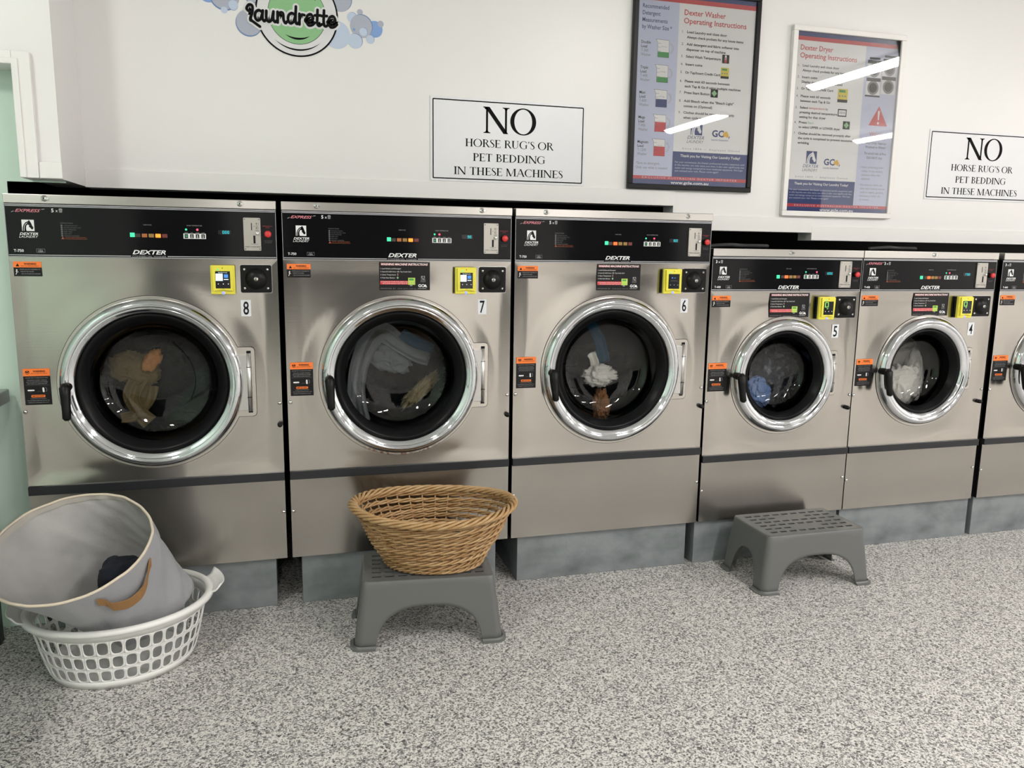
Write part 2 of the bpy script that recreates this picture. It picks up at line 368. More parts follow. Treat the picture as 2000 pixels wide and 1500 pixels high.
# ------------------------------------------------------------ the room
RX0, RX1, RY0 = -1.3, 9.4, -7.6
BY = 0.28                                       # face of the bulkhead over the washers
LY = -0.02                                      # face of the wall nib over the doorway at the left
def wbox(name, *a, m='wall_white', r=0.0):
    mb = MB(); mb.box(*a, m, r); return struct(mb.build(name))
mb = MB(); mb.add([(RX0, RY0, 0), (RX1, RY0, 0), (RX1, 1.4, 0), (RX0, 1.4, 0)], [(0, 1, 2, 3)], 'floor_flake'); struct(mb.build('floor'))
wbox('ceiling', RX0, RX1, RY0, 1.5, CEIL, CEIL+0.1, m='ceiling_white')
wbox('wall_left', RX0-0.1, RX0, RY0, 1.4, 0, CEIL, m='wall_green')
wbox('wall_right', RX1, RX1+0.1, RY0, 1.4, 0, CEIL)
wbox('wall_front', RX0, RX1, RY0-0.1, RY0, 0, CEIL)
for k, (x0, x1, z0) in enumerate(((-0.9, 0.2, 0.0), (0.7, 2.5, 0.12), (4.4, 6.2, 0.12), (7.3, 8.9, 0.12))):      # unseen dark panes added behind the camera, so the steel mirrors dark bands
    mb = MB(); mb.box(x0, x1, RY0, RY0+0.03, z0, 2.3, 'frame_white'); mb.box(x0+0.06, x1-0.06, RY0+0.03, RY0+0.032, z0+0.06, 2.24, 'mirrored_dark'); struct(mb.build('mirrored_pane_%d' % k if k else 'door_1'))
wbox('wall_cavity', RX0, RX1, 1.4, 1.5, 0, CEIL, m='cavity_black')
# bulkhead with its stepped lower edge, skirted by a flat board
mb = MB()
for x0, x1, zb in ((0.172, 2.358, 1.449), (2.358, 3.025, 1.353), (3.025, RX1, 1.3205)):
    mb.box(x0, x1, BY, BY+0.09, zb, CEIL, 'wall_white')
struct(mb.build('wall_back'))
mb = MB()
for x0, x1, zb in ((0.172, 2.358, 1.449), (2.358, 3.025, 1.353), (3.025, RX1, 1.3205)):
    mb.box(x0, x1, BY-0.006, BY, zb, zb+0.062, 'trim_white', 0.0015)
struct(mb.build('trim_1'))
# white nib wall over the doorway, returning to the bulkhead
mb = MB()
mb.box(0.066, 0.172, LY, BY+0.09, 1.452, CEIL, 'wall_white')
mb.box(RX0, 0.066, LY, LY+0.10, 1.771, CEIL, 'wall_white')
struct(mb.build('wall_nib'))
mb = MB()      # architrave round the doorway: two stepped boards, and the sill board below
mb.box(0.066, 0.114, LY-0.020, LY, 1.452, 1.810, 'trim_white', 0.002)
mb.box(0.066, 0.083, LY-0.027, LY-0.018, 1.452, 1.788, 'trim_white', 0.002)
mb.box(RX0, 0.066, LY-0.020, LY, 1.771, 1.810, 'trim_white', 0.002)
mb.box(RX0, 0.070, LY-0.027, LY-0.018, 1.771, 1.788, 'trim_white', 0.002)
mb.box(0.114, 0.176, LY-0.014, LY, 1.452, 1.500, 'trim_white', 0.003)
struct(mb.build('trim_2'))
mb = MB(); mb.box(RX0, -0.003, 0.07, 0.074, 0, 1.447, 'wall_green'); mb.box(RX0, 0.160, 0.07, 0.074, 1.447, 1.80, 'wall_green'); struct(mb.build('wall_green_recess'))

# ------------------------------------------------------------ ceiling battens
for i, (x, y) in enumerate(LAMP_SPOTS):
    t = thing('ceiling_light', 'long white batten light fixed to the ceiling, out of view above the floor', 'ceiling light', (x, y, CEIL), group='ceiling battens over the laundry floor')
    hl = 0.64 if x > 0 else 0.30                              # a short fitting over the table at the left
    mb = MB(); mb.box(-0.09, 0.09, -hl, hl, -0.035, -0.001, 'lamp_white', 0.004); mb.build('housing', t)
    mb = MB()
    prof = [(-0.085+0.17*k/8, -0.036-0.035*math.sin(PI*k/8)) for k in range(9)]
    vs_ = [(p[0], yy, p[1]) for yy in (0.02-hl, hl-0.02) for p in prof]
    mb.add(vs_, [(k, k+1, 10+k, 9+k) for k in range(8)]+[tuple(range(9)), tuple(range(17, 8, -1))], 'lamp_diffuser', False)
    mb.build('diffuser', t)

# ------------------------------------------------------------ washers
BIG = dict(W=0.786, top=1.2246, lid=1.197, pt=1.1955, line_t=1.1895, line_b=1.0425, seam=1.0355, st=0.3134, sb=0.2845, cx=0.389, cz=0.635, R=0.283, rg=0.229,
    locks=(0.1125, 0.675), exp=(0.029, 1.1715), n=(0.128, 1.1725), horse=(0.0449, 1.1148, 0.0335), dex=(0.036, 1.0945, 0.052), model=(0.0175, 1.052), usa=(0.079, 1.0505, 0.0235), ins=(0.150, 1.092, 0.072),
    green=(0.351, 1.1085), lamps=(0.3665, 0.386, 0.4055, 0.4255, 0.445), lz=1.107, wc=(0.396, 1.1385), kp=(0.5005, 0.5675, 1.0992, 1.1157), wt=1.139, led=1.128, disp=(0.6405, 1.117), coin=(0.683, 0.736, 1.0643, 1.1696),
    red=(0.7584, 1.118), big=(0.3480, 1.0472, 0.0975), sill=(0.343, 0.450), w1=(0.0125, 0.0888, 0.978, 1.0227), w2=(0.0125, 0.0878, 0.577, 0.692), isx=(0.3165, 0.4917, 0.9358, 1.0320), num=(0.6655, 0.6965, 0.850, 0.9035),
    lock=(0.6672, 0.7655, 0.9275, 1.0180), reader=(0.5770, 0.6530), rz=(0.9225, 1.0165), tab=(0.514, 0.7475, 0.7020), hx=0.140, hz=(0.648, 0.537), scr=((0.0105, 0.555), (0.777, 0.554)), scl=((0.0085, 0.169), (0.778, 0.169)), knob=(0.7755, 0.4815))
SML = dict(W=0.685, top=1.096, lid=1.0665, pt=1.0640, line_t=1.0585, line_b=0.9378, seam=0.9305, st=0.2767, sb=0.2485, cx=0.3486, cz=0.592, R=0.240, rg=0.1815,
    locks=(0.344,), exp=(0.025, 1.0405), n=(0.0160, 1.0400), horse=(0.0346, 0.9963, 0.030), dex=(0.028, 0.9750, 0.052), model=(0.0155, 0.9445), usa=(0.065, 0.943, 0.0245), ins=(0.1206, 0.969, 0.072),
    green=(0.2945, 0.9890), lamps=(0.3150, 0.3324, 0.3513, 0.3694, 0.3871), lz=0.9887, wc=(0.341, 1.0190), kp=(0.4124, 0.4801, 0.9818, 0.9971), wt=1.0195, led=1.0083, disp=(0.546, 0.9985), coin=(0.5760, 0.6320, 0.9468, 1.0521),
    red=(0.6575, 0.9995), big=(0.2970, 0.9400, 0.0955), sill=(0.292, 0.397), w1=(0.0091, 0.0895, 0.8707, 0.9145), w2=(0.0088, 0.0900, 0.5371, 0.6502), isx=(0.2642, 0.4460, 0.8290, 0.9246), num=(0.565, 0.597, 0.742, 0.797),
    lock=(0.5745, 0.6670, 0.8235, 0.9115), reader=(0.4770, 0.5520), rz=(0.8185, 0.9110), tab=(0.504, 0.688, 0.6000), hx=0.125, hz=(0.612, 0.503), scr=((0.0085, 0.4985), (0.6765, 0.501)), scl=((0.0085, 0.130), (0.6745, 0.145)), knob=(0.662, 0.449))

SEG = {'0': 'abcdef', '1': 'bc', '2': 'abged', '3': 'abgcd', '4': 'fgbc', '5': 'afgcd', '6': 'afgedc', '7': 'abc', '8': 'abcdefg', '9': 'abcfgd'}
def seg_digit(mb, ch, x, z, w, h, y, m):
    t = w*0.26
    for s_ in SEG[ch]:
        bx = {'a': (0, w, h-t, h), 'g': (0, w, (h-t)/2, (h+t)/2), 'd': (0, w, 0, t), 'f': (0, t, h/2, h), 'b': (w-t, w, h/2, h), 'e': (0, t, 0, h/2), 'c': (w-t, w, 0, h/2)}[s_]
        mb.rect(x+bx[0], x+bx[1], z+bx[2], z+bx[3], y, m)

def screw(parent, x, z, y, r=0.0062, name='screw', m='bright_metal'):
    mb = MB(); mb.lathe([(0.0001, -0.0045), (r*0.6, -0.004), (r, -0.0015), (r, 0)], 14, m, (x, y, z))
    mb.box(x-r*0.6, x+r*0.6, y-0.0048, y-0.0038, z-0.0006, z+0.0006, 'ink_black'); mb.build(name, parent)

def buckle(x, z):
    return max(0.0, 0.0030*noise.noise(Vector((x*3.1+4.2, z*2.3, 1.7)))+0.0012*noise.noise(Vector((x*6.3, z*5.1+8, 5.1)))+0.0030)
def washer(x0, D, number, label, express, model, digits, lit, led2, has_ins=True, rust=False, count='5', screen='menu', wsx=1.0, tab=True):
    t = thing('washing_machine', label, 'washing machine', (x0, 0, ZB), group='row of coin washers along the wall')
    W = D['W']*wsx
    mb = MB()                                                    # cabinet shell
    d0, d1 = 0.004, 0.98
    mb.box(0.001, 0.004, d0, d1, 0.0, D['top']-0.004, 'cabinet_black'); mb.box(W-0.004, W-0.001, d0, d1, 0.0, D['top']-0.004, 'cabinet_black')
    mb.box(0.001, W-0.001, d1-0.004, d1, 0.0, D['top']-0.004, 'cabinet_black'); mb.box(0.001, W-0.001, d0, d1, 0.0, 0.004, 'cabinet_black')
    mb.box(0.001, W-0.001, 0.02, d1, D['top']-0.006, D['top']-0.003, 'cabinet_black')
    mb.build('cabinet', t)
    mb = MB(); mb.box(0, W, -0.006, 0.03, D['lid'], D['top'], 'steel_lid', 0.002); lid = mb.build('lid', t)
    for lx in D['locks']:
        mb = MB(); lz = (D['lid']+D['top'])/2+0.002; mb.lathe([(0.0001, -0.006), (0.0035, -0.006), (0.0042, -0.004), (0.0075, -0.0035), (0.0095, 0)], 20, 'bright_metal', (lx, -0.0062, lz))
        mb.box(lx+0.006, lx+0.0125, -0.0105, -0.0062, lz-0.004, lz+0.002, 'bright_metal'); mb.lathe([(0.0001, -0.0006), (0.0022, -0.0006)], 12, 'ink_black', (lx, -0.0120, lz)); mb.build('lid_lock', lid)
    # ---- control panel with its printing
    mb = MB(); P = 'panel_black'
    mb.box(0.001, W-0.001, 0.0, 0.02, D['seam']+0.0006, D['pt'], P)
    y = -0.0004
    mb.rect(0.001, W-0.001, D['pt']-0.0030, D['pt']-0.0002, y, 'print_silver')
    mb.rect(0.004, W-0.004, D['line_t']-0.0011, D['line_t']+0.0011, y, 'print_silver')
    for a, c in ((0.004, D['sill'][0]), (D['sill'][1], W-0.004)): mb.rect(a, c, D['line_b']-0.0012, D['line_b']+0.0012, y, 'print_silver')
    mb.rect(0.001, W-0.001, D['seam']+0.0006, D['seam']+0.0028, y, 'print_silver')
    for a in (0.0015, W-0.0027): mb.rect(a, a+0.0012, D['seam'], D['pt'], y, 'print_silver')
    if express:
        ex, ez = D['exp']; mb.text('EXPRESS', ex, ez, 0.0085, y, 'print_pink', w=0.070, shear=0.45, bold=0.02)
        stroke(mb, [(ex-0.009, ez-0.0005), (ex-0.003, ez+0.002)], y, 'print_grey', 0.0018); stroke(mb, [(ex+0.073, ez+0.0085), (ex+0.080, ez+0.0095)], y, 'print_grey', 0.0018)
    nx, nz = D['n']
    if D is SML and express: nx += 0.088
    mb.text(count, nx, nz, 0.0105, y, 'print_white', bold=0.02); mb.text('x', nx+0.0115, nz+0.0005, 0.0085, y, 'print_white')
    cupx = nx+0.0205
    mb.poly([(cupx, nz+0.0095), (cupx+0.0012, nz-0.0005), (cupx+0.0088, nz-0.0005), (cupx+0.010, nz+0.0095), (cupx+0.008, nz+0.0115), (cupx+0.002, nz+0.0115)], y, 'print_grey')
    for k in range(3): mb.rect(cupx+0.0022+k*0.0022, cupx+0.003+k*0.0022, nz+0.001, nz+0.008, y-0.0002, P)
    hx, hz, hs = D['horse']; horse(mb, hx, hz, hs, y, 'print_white', P)
    dx, dz, dw = D['dex']
    mb.text('DEXTER', dx+0.001, dz+0.0082, 0.0072, y, 'print_white', w=dw*0.97, shear=0.3, bold=0.02); mb.text('LAUNDRY', dx-0.001, dz, 0.0064, y, 'print_white', w=dw, shear=0.3, bold=0.0)
    mb.text(model, D['model'][0], D['model'][1], 0.0075, y, 'print_white', w=0.027, bold=0.02)
    ux, uz, uw = D['usa']
    for a in ((ux, ux+uw, uz, uz+0.0006), (ux, ux+uw, uz+0.0106, uz+0.0112), (ux, ux+0.0006, uz, uz+0.0112), (ux+uw-0.0006, ux+uw, uz, uz+0.0112)): mb.rect(*a, y, 'print_grey')
    mb.text('USA', ux+uw/2, uz+0.0012, 0.0055, y, 'print_grey', w=0.014, bold=0.03, align='C'); mb.text('MADE IN', ux+uw/2, uz+0.0078, 0.0018, y, 'print_grey', align='C')
    ix, iz, iw = D['ins']
    mb.text('INSTRUCTIONS', ix, iz+0.0465, 0.0036, y, 'print_dim', w=0.035)
    for k, s_ in enumerate(('CLOSE DOOR AND LATCH', 'ADD SOAP AND SELECT CYCLE', 'SELECT TEMPERATURE', 'INSERT COINS', 'PRESS START', 'DETERGENT IN DISPENSER')):
        zz = iz+0.0395-k*0.0062
        mb.rect(ix+0.0005, ix+0.0055, zz-0.0008, zz+0.004, y, 'print_dim'); mb.text(s_, ix+0.0085, zz, 0.0028, y, 'print_dim', w=0.0019*len(s_))
    mb.poly([(ix, iz), (ix+0.0082, iz), (ix+0.0041, iz+0.0075)], y, 'print_orange_dim')
    mb.text('DO NOT OPEN WHILE RUNNING', ix+0.011, iz+0.004, 0.0026, y, 'print_orange_dim', w=0.058); mb.rect(ix+0.0085, ix+iw, iz+0.0004, iz+0.0012, y, 'print_orange_dim')
    wx, wz = D['wc']; mb.text('WASH CYCLE', wx, wz, 0.0034, y, 'print_grey', w=0.024, align='C')
    k0, k1, kz0, kz1 = D['kp']
    mb.text('WASH TEMPERATURE', (k0+k1)/2, D['wt'], 0.0034, y, 'print_grey', w=0.046, align='C')
    for k, s_ in enumerate(('START', 'HOT', 'WARM', 'COLD')): mb.text(s_, k0+(k1-k0)*(k+0.5)/4, kz1+0.0018, 0.0024, y, 'print_grey', align='C')
    bx, bz, bw = D['big']; mb.text('DEXTER', bx, bz+0.0015, 0.0125, y-0.0004, 'print_white', w=bw, shear=0.32, bold=0.025)
    mb.text('COMMERCIAL WASHER', (D['sill'][0]+D['sill'][1])/2, D['line_b']-0.0030, 0.0048, y, 'print_grey', w=bw*1.02, align='C')
    rx, rz_ = D['red']; mb.text('EMERGENCY', rx, rz_+0.0240, 0.0032, y, 'print_red_dim', w=0.030, align='C'); mb.text('STOP', rx, rz_+0.0190, 0.0032, y, 'print_red_dim', w=0.012, align='C')
    mb.text('PUSH FOR STOP', rx, rz_-0.0235, 0.0026, y, 'print_dim', w=0.025, align='C'); mb.text('OF MACHINE', rx, rz_-0.0285, 0.0026, y, 'print_dim', w=0.022, align='C')
    panel = mb.build('control_panel', t)
    # ---- lamps, keypad, display, coin slot, stop button
    gx, gz = D['green']; mb = MB(); mb.box(gx-0.0068, gx+0.0068, -0.003, 0.001, gz-0.0068, gz+0.0068, 'lamp_green', 0.0012); mb.build('start_lamp', panel)
    for k, lx in enumerate(D['lamps']):
        off = ('lamp_dark_off', 'lamp_orange_off', 'lamp_yellow_off', 'lamp_yellow_off', 'lamp_red_off')[k]
        mm = (('lamp_orange' if lit == 1 else 'lamp_amber') if k == lit else off)
        mb = MB(); mb.box(lx-0.0078, lx+0.0078, -0.0022, 0.001, D['lz']-0.0058, D['lz']+0.0058, mm, 0.001); mb.build('cycle_lamp', panel)
    mb = MB(); mb.box(k0, k1, -0.0018, 0.0, kz0, kz1, 'print_white')
    for k in range(4):
        c = k0+(k1-k0)*(k+0.5)/4; kw = 0.0051; cz_ = (kz0+kz1)/2
        mb.rect(c-kw, c+kw, cz_-0.0064, cz_+0.0064, -0.0021, 'sticker_black')
        if k == 0: mb.poly([(c-0.0042, cz_), (c, cz_-0.0048), (c+0.0042, cz_), (c, cz_+0.0048)], -0.0024, 'green_print')
        else: mb.rect(c-0.001, c+0.001, cz_-0.004, cz_+0.0042, -0.0024, 'print_white'); disc(mb, c, cz_-0.0036, 0.0018, -0.0024, 'print_white', 10)
    mb.build('keypad', panel)
    for k in (0, led2):
        c = k0+(k1-k0)*(k+0.5)/4; mb = MB(); mb.lathe([(0.0001, -0.002), (0.0022, -0.0018), (0.0034, 0)], 14, 'lamp_green' if k == 0 else 'lamp_red', (c, 0, D['led'])); mb.build('indicator_light', panel)
    mb = MB(); zx, zz = D['disp']; mb.box(zx-0.036, zx+0.004, -0.0008, 0, zz-0.0025, zz+0.0115, 'screen_black')
    for k, ch in enumerate(digits):
        seg_digit(mb, ch, zx-0.0075*(len(digits)-k), zz, 0.0056, 0.0092, -0.0011, 'digit_cyan')
    mb.build('display', panel)
    c0, c1, cz0, cz1 = D['coin']; mb = MB(); mb.plate(rrect(c0, c1, cz0, cz1, 0.003), -0.005, 0, 'coin_metal'); cy = -0.0053; cw = c1-c0; ch_ = cz1-cz0
    mb.rect(c0+cw*.45, c0+cw*.50, cz0+ch_*.62, cz0+ch_*.84, cy, 'ink_black'); mb.rect(c0+cw*.56, c0+cw*.68, cz0+ch_*.22, cz0+ch_*.46, cy, 'ink_black')
    mb.poly([(c0+cw*.58, cz0+ch_*.74), (c0+cw*.64, cz0+ch_*.71), (c0+cw*.64, cz0+ch_*.77)], cy, 'ink_grey')
    for k, s_ in enumerate(('$1', 'or', '$2', 'coins')): mb.text(s_, c0+cw*.80, cz0+ch_*(.80-.065*k), 0.0048, cy, 'ink_black', align='C', w=0.009 if k < 3 else 0.012)
    mb.text('INSERT COINS HERE', c0+cw/2, cz0+ch_*.10, 0.0036, cy, 'ink_black', w=cw*.88, align='C'); stroke(mb, [(c0+cw*.42, cz0+ch_*.205), (c0+cw*.62, cz0+ch_*.185), (c0+cw*.84, cz0+ch_*.205)], cy, 'ink_grey', 0.0018)
    coin = mb.build('coin_slot', panel)
    mb = MB(); mb.lathe([(0.0001, -0.014), (0.004, -0.0135), (0.0055, -0.012), (0.0055, -0.005)], 18, 'bright_metal', (c0+cw*.80, 0, cz0+ch_*.53)); mb.build('coin_return', coin)
    for a, c in ((.08, .05), (.92, .05), (.08, .95), (.92, .95)): screw(coin, c0+cw*a, cz0+ch_*c, -0.005, 0.0022)
    mb = MB(); mb.lathe([(0.0001, -0.016), (0.008, -0.0155), (0.0108, -0.013), (0.0112, -0.010), (0.006, -0.008), (0.006, 0)], 24, 'button_red', (rx, 0, rz_)); mb.build('stop_button', panel)
    # ---- stainless front with a round opening
    cx, cz, R, rg = D['cx'], D['cz'], D['R'], D['rg']; n = 96
    hole = R-0.016
    def square_pt(a):
        ca, sa = math.cos(a), math.sin(a); k = min((W-0.001-cx)/ca if ca > 1e-9 else 1e9, (cx-0.001)/-ca if ca < -1e-9 else 1e9, (D['seam']-cz)/sa if sa > 1e-9 else 1e9, (cz-D['st'])/-sa if sa < -1e-9 else 1e9)
        return (cx+ca*k, cz+sa*k)
    angs = sorted(set([2*PI*i/n for i in range(n)]+[math.atan2(zz-cz, xx-cx) % (2*PI) for xx in (0.001, W-0.001) for zz in (D['st'], D['seam'])]))
    def pdisp(X_, Z_):                                   # the thin sheet buckles inward by a few millimetres
        rr = math.hypot(X_-cx, Z_-cz); e = min(X_-0.001, W-0.001-X_, D['seam']-Z_, Z_-D['st'])
        return buckle(x0+X_, Z_)*min(1, max(0, (rr-R)/0.06))*min(1, max(0, e/0.05)+0.1)
    def seat(o, a0, a1, b0, b1):                         # lay a sticker or plate against the buckled sheet
        o.location.y = max(0.0, min(pdisp(a0+(a1-a0)*u, b0+(b1-b0)*v) for u in (0, .25, .5, .75, 1) for v in (0, .25, .5, .75, 1))-0.0001)
    mb = MB(); N = len(angs); NR = 14; vs_ = []
    for j in range(NR+1):
        u = j/NR
        for a in angs:
            o_ = square_pt(a); X_ = cx+hole*math.cos(a)+(o_[0]-cx-hole*math.cos(a))*u; Z_ = cz+hole*math.sin(a)+(o_[1]-cz-hole*math.sin(a))*u
            vs_.append((X_, pdisp(X_, Z_), Z_))
    fs = [(j*N+k, j*N+(k+1) % N, (j+1)*N+(k+1) % N, (j+1)*N+k) for j in range(NR) for k in range(N)]
    mb.add(vs_, [f_[::-1] for f_ in fs], 'steel_front', True)
    mb.add([vs_[NR*N+k] for k in range(N)]+[(vs_[NR*N+k][0], 0.02, vs_[NR*N+k][2]) for k in range(N)], [(k, k+N, (k+1) % N+N, (k+1) % N) for k in range(N)], 'steel_front')
    front = mb.build('front_panel', t)
    for sx, sz in D['scr']: screw(front, sx*wsx, sz, 0)
    kx, kz = D['knob']; mb = MB(); mb.lathe([(0.0001, -0.020), (0.0055, -0.0195), (0.008, -0.017), (0.009, -0.004), (0.009, 0)], 18, 'plastic_black', (kx*wsx, 0, kz)); mb.build('lock_knob', front)
    # ---- pressed surround: ring with the hinge tab
    tz0, tz1, tx = D['tab']
    def outline(g):
        pts = []; Ro = R+g
        a0 = math.asin((tz0-g-cz)/Ro); a1 = math.asin((tz1+g-cz)/Ro)
        m_ = 80
        for k in range(m_+1):
            a = a1+(2*PI+a0-a1)*k/m_; pts.append((cx+Ro*math.cos(a), cz+Ro*math.sin(a)))
        q = 0.012
        e0, e1 = pts[-1], pts[0]
        pts += [(e0[0]+0.012, tz0-g), (tx+g-q, tz0-g), (tx+g-q*.3, tz0-g+q*.3), (tx+g, tz0-g+q), (tx+g, tz1+g-q), (tx+g-q*.3, tz1+g-q*.3), (tx+g-q, tz1+g), (e1[0]+0.012, tz1+g)]
        return pts
    def with_hole(mb, out, r, y0, m, depth):
        N = len(out); inn = []
        for p in out:
            a = math.atan2(p[1]-cz, p[0]-cx); inn.append((cx+r*math.cos(a), cz+r*math.sin(a)))
        mb.add([(p[0], y0, p[1]) for p in out]+[(p[0], y0, p[1]) for p in inn]+[(p[0], depth, p[1]) for p in out], [(k, (k+1) % N, (k+1) % N+N, k+N) for k in range(N)]+[(k, k+2*N, (k+1) % N+2*N, (k+1) % N) for k in range(N)], m)
    mb = MB(); with_hole(mb, outline(0.0016), R-0.02, -0.0006, 'strip_dark', 0); with_hole(mb, outline(0), R-0.02, -0.0026, 'steel_rusty' if rust else 'steel_surround', -0.0006)
    sur = mb.build('door_surround', t)
    # ---- door
    mb = MB(); rm = (R-0.010+rg)/2; hw = (R-0.010-rg)/2; prof = []
    key = [(R-0.007, 0.0), (R-0.008, -0.008), (R-0.010, -0.016), (R-0.015, -0.0235), (R-0.021, -0.0285), (R-0.027, -0.0305), (R-0.032, -0.0295), (R-0.0345, -0.0275), (R-0.0365, -0.0268), (R-0.039, -0.0272), (rg+0.010, -0.0245), (rg+0.004, -0.0205), (rg, -0.0150), (rg-0.002, -0.006)]
    prof = catmull(key, 4)
    mb.lathe(prof, 96, 'chrome', (cx, 0, cz)); door = mb.build('door', t)
    mb = MB(); g = rg-0.002
    mb.lathe([(g+0.001, -0.008), (g-0.002, -0.0125), (g-0.006, -0.0125), (rg*.94, -0.010), (rg*.92, -0.004), (rg*.885, 0.002), (rg*.86, 0.012), (rg*.845, 0.016)], 80, 'rubber_black', (cx, 0, cz)); mb.build('gasket', door)
    mb = MB(); gr = rg*.85; mb.lathe([(gr, 0.014), (gr-0.005, 0.026), (gr-0.011, 0.050), (gr-0.022, 0.066), (gr-0.045, 0.078), (gr*0.55, 0.084), (gr*0.28, 0.086), (0.0005, 0.0865)], 72, 'door_glass', (cx, 0, cz)); mb.build('door_glass', door)
    hxx = D['hx']; zt, zb = D['hz']
    mb = MB()
    mb.lathe([(0.0001, -0.058), (0.011, -0.058), (0.014, -0.054), (0.0145, -0.010)], 20, 'plastic_black', (hxx, 0, zt-0.012))
    for k in range(1): pass
    hp = [(hxx, -0.050, zt), (hxx, -0.056, zt-0.012), (hxx+0.0005, -0.060, zt-0.04), (hxx+0.002, -0.066, zt-0.08), (hxx+0.003, -0.072, zb+0.006), (hxx+0.003, -0.072, zb)]
    mb.tube(hp, 0.01, 'plastic_black', 10, rs=[0.010, 0.017, 0.0150, 0.0130, 0.0128, 0.007]); mb.build('handle', door)
    if tab:
        mb = MB(); mb.box(tx-0.026, tx-0.012, -0.0032, -0.0026, tz0+0.012, tz1-0.012, 'ink_black'); mb.tube([(tx-0.020, -0.008, tz0+0.018), (tx-0.020, -0.008, tz1-0.020)], 0.0068, 'satin_metal', 12)
        mb.box(tx-0.060, tx-0.020, -0.010, -0.004, tz0+0.022, tz1-0.024, 'satin_metal', 0.001)
        for zz in (tz0+(tz1-tz0)*.28, tz0+(tz1-tz0)*.72): mb.box(tx-0.0272, tx-0.0128, -0.0155, -0.001, zz-0.0007, zz+0.0007, 'ink_black')
        mb.build('hinge', door)
    mb = MB(); mb.lathe([(hole, 0.001), (hole-0.005, 0.03), (hole-0.02, 0.10), (hole+0.01, 0.102), (hole+0.01, 0.50), (hole-0.06, 0.52), (0.001, 0.50)], 64, 'drum_steel', (cx, 0, cz))
    mb.build('drum', t)
    # ---- trim strip, kick panel
    mb = MB(); mb.box(0.001, W-0.001, -0.010, 0.006, D['sb'], D['st'], 'strip_dark', 0.0015); mb.build('trim_strip', t)
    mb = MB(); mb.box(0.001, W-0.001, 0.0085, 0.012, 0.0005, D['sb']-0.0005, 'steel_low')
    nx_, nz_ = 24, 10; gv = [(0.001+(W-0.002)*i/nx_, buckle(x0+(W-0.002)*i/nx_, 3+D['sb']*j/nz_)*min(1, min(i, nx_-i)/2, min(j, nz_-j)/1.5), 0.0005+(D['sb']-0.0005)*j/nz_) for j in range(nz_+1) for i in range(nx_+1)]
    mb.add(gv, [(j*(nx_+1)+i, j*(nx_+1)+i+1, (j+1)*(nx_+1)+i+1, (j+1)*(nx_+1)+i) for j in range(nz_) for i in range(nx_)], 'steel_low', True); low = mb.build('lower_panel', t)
    for sx, sz in D['scl']: screw(low, sx*wsx, sz, 0)
    # ---- stickers
    def warn(x0_, x1_, z0_, z1_, split):
        mb = MB(); y_ = -0.0006; mb.box(x0_, x1_, y_, 0, z0_, z1_, 'sticker_black'); zs = z1_-split
        mb.rect(x0_, x1_, zs, z1_, y_-0.0002, 'print_orange'); return mb
    a0, a1, b0, b1 = D['w1']; mb = warn(a0, a1, b0, b1, 0.0178); yy = -0.0011; w_ = a1-a0
    mb.poly([(a0+.0065, b1-.0145), (a0+.0165, b1-.0145), (a0+.0115, b1-.0055)], yy, 'ink_black'); mb.text('WARNING', a0+w_*.6, b1-.0095, 0.0052, yy, 'ink_black', w=0.034, bold=0.03, align='C'); mb.text('RISK OF SERIOUS INJURY', a0+w_*.6, b1-.0148, 0.0028, yy, 'ink_black', w=0.050, align='C')
    for k, s_ in enumerate(('NEVER ALLOW CHILDREN TO', 'OPERATE THE WASHER', 'PLAY IN OR AROUND MACHINE')): mb.text(s_, a0+.0165+.002*k, b0+.0195-.0068*k, 0.0032, yy, 'print_grey', w=(0.056, 0.036, 0.052)[k])
    disc(mb, a0+.0085, b0+.019, .0022, yy, 'print_white', 10); stroke(mb, [(a0+.0085, b0+.018), (a0+.008, b0+.011), (a0+.0055, b0+.006)], yy, 'print_white', .0018); stroke(mb, [(a0+.0055, b0+.015), (a0+.012, b0+.013)], yy, 'print_white', .0014)
    seat(mb.build('warning_sticker', t), a0, a1, b0, b1)
    a0, a1, b0, b1 = D['w2']; mb = warn(a0, a1, b0, b1, 0.0235); w_ = a1-a0; H = b1-b0
    ring(mb, a0+.0125, b1-.0118, .0045, .0058, yy, 'ink_black', 16); stroke(mb, [(a0+.0085, b1-.009), (a0+.0125, b1-.0125), (a0+.0165, b1-.0085)], yy, 'ink_black', .0035)
    mb.text('WARNING', a0+w_*.6, b1-.0115, 0.0058, yy, 'ink_black', w=0.034, bold=0.03, align='C'); mb.text('RISK OF SERIOUS INJURY', a0+w_*.6, b1-.0168, 0.0028, yy, 'ink_black', w=0.046, align='C')
    for k, s_ in enumerate(('DO NOT TRY TO OPEN DOOR WHEN', 'THE DOOR IS LOCKED, TUMBLING,', 'OR IF YOU SEE WATER IN THE WASHER', 'WAIT UNTIL ALL LIGHTS ARE OUT')): mb.text(s_, a0+w_/2, b1-.0305-.0056*k-(.002 if k else 0), 0.0030, yy, 'print_grey', w=(.062, .056, .060, .056)[k], align='C')
    mb.rect(a0+.005, a1-.004, b1-.0525, b1-.0518, yy, 'print_dim')
    stroke(mb, [(a0+.0115, b0+.0465), (a0+.0265, b0+.0465)], yy, 'print_white', .0045); stroke(mb, [(a0+.0535, b0+.0525), (a0+.0540, b0+.0425)], yy, 'print_white', .0052); ring(mb, a0+.055, b0+.048, .0078, .0088, yy, 'print_grey', 16, -50, 60)
    mb.text('LOCK', a0+.018, b0+.0405, .0022, yy, 'print_dim', align='C'); mb.text('UNLOCK', a0+.043, b0+.0415, .0022, yy, 'print_dim', align='C')
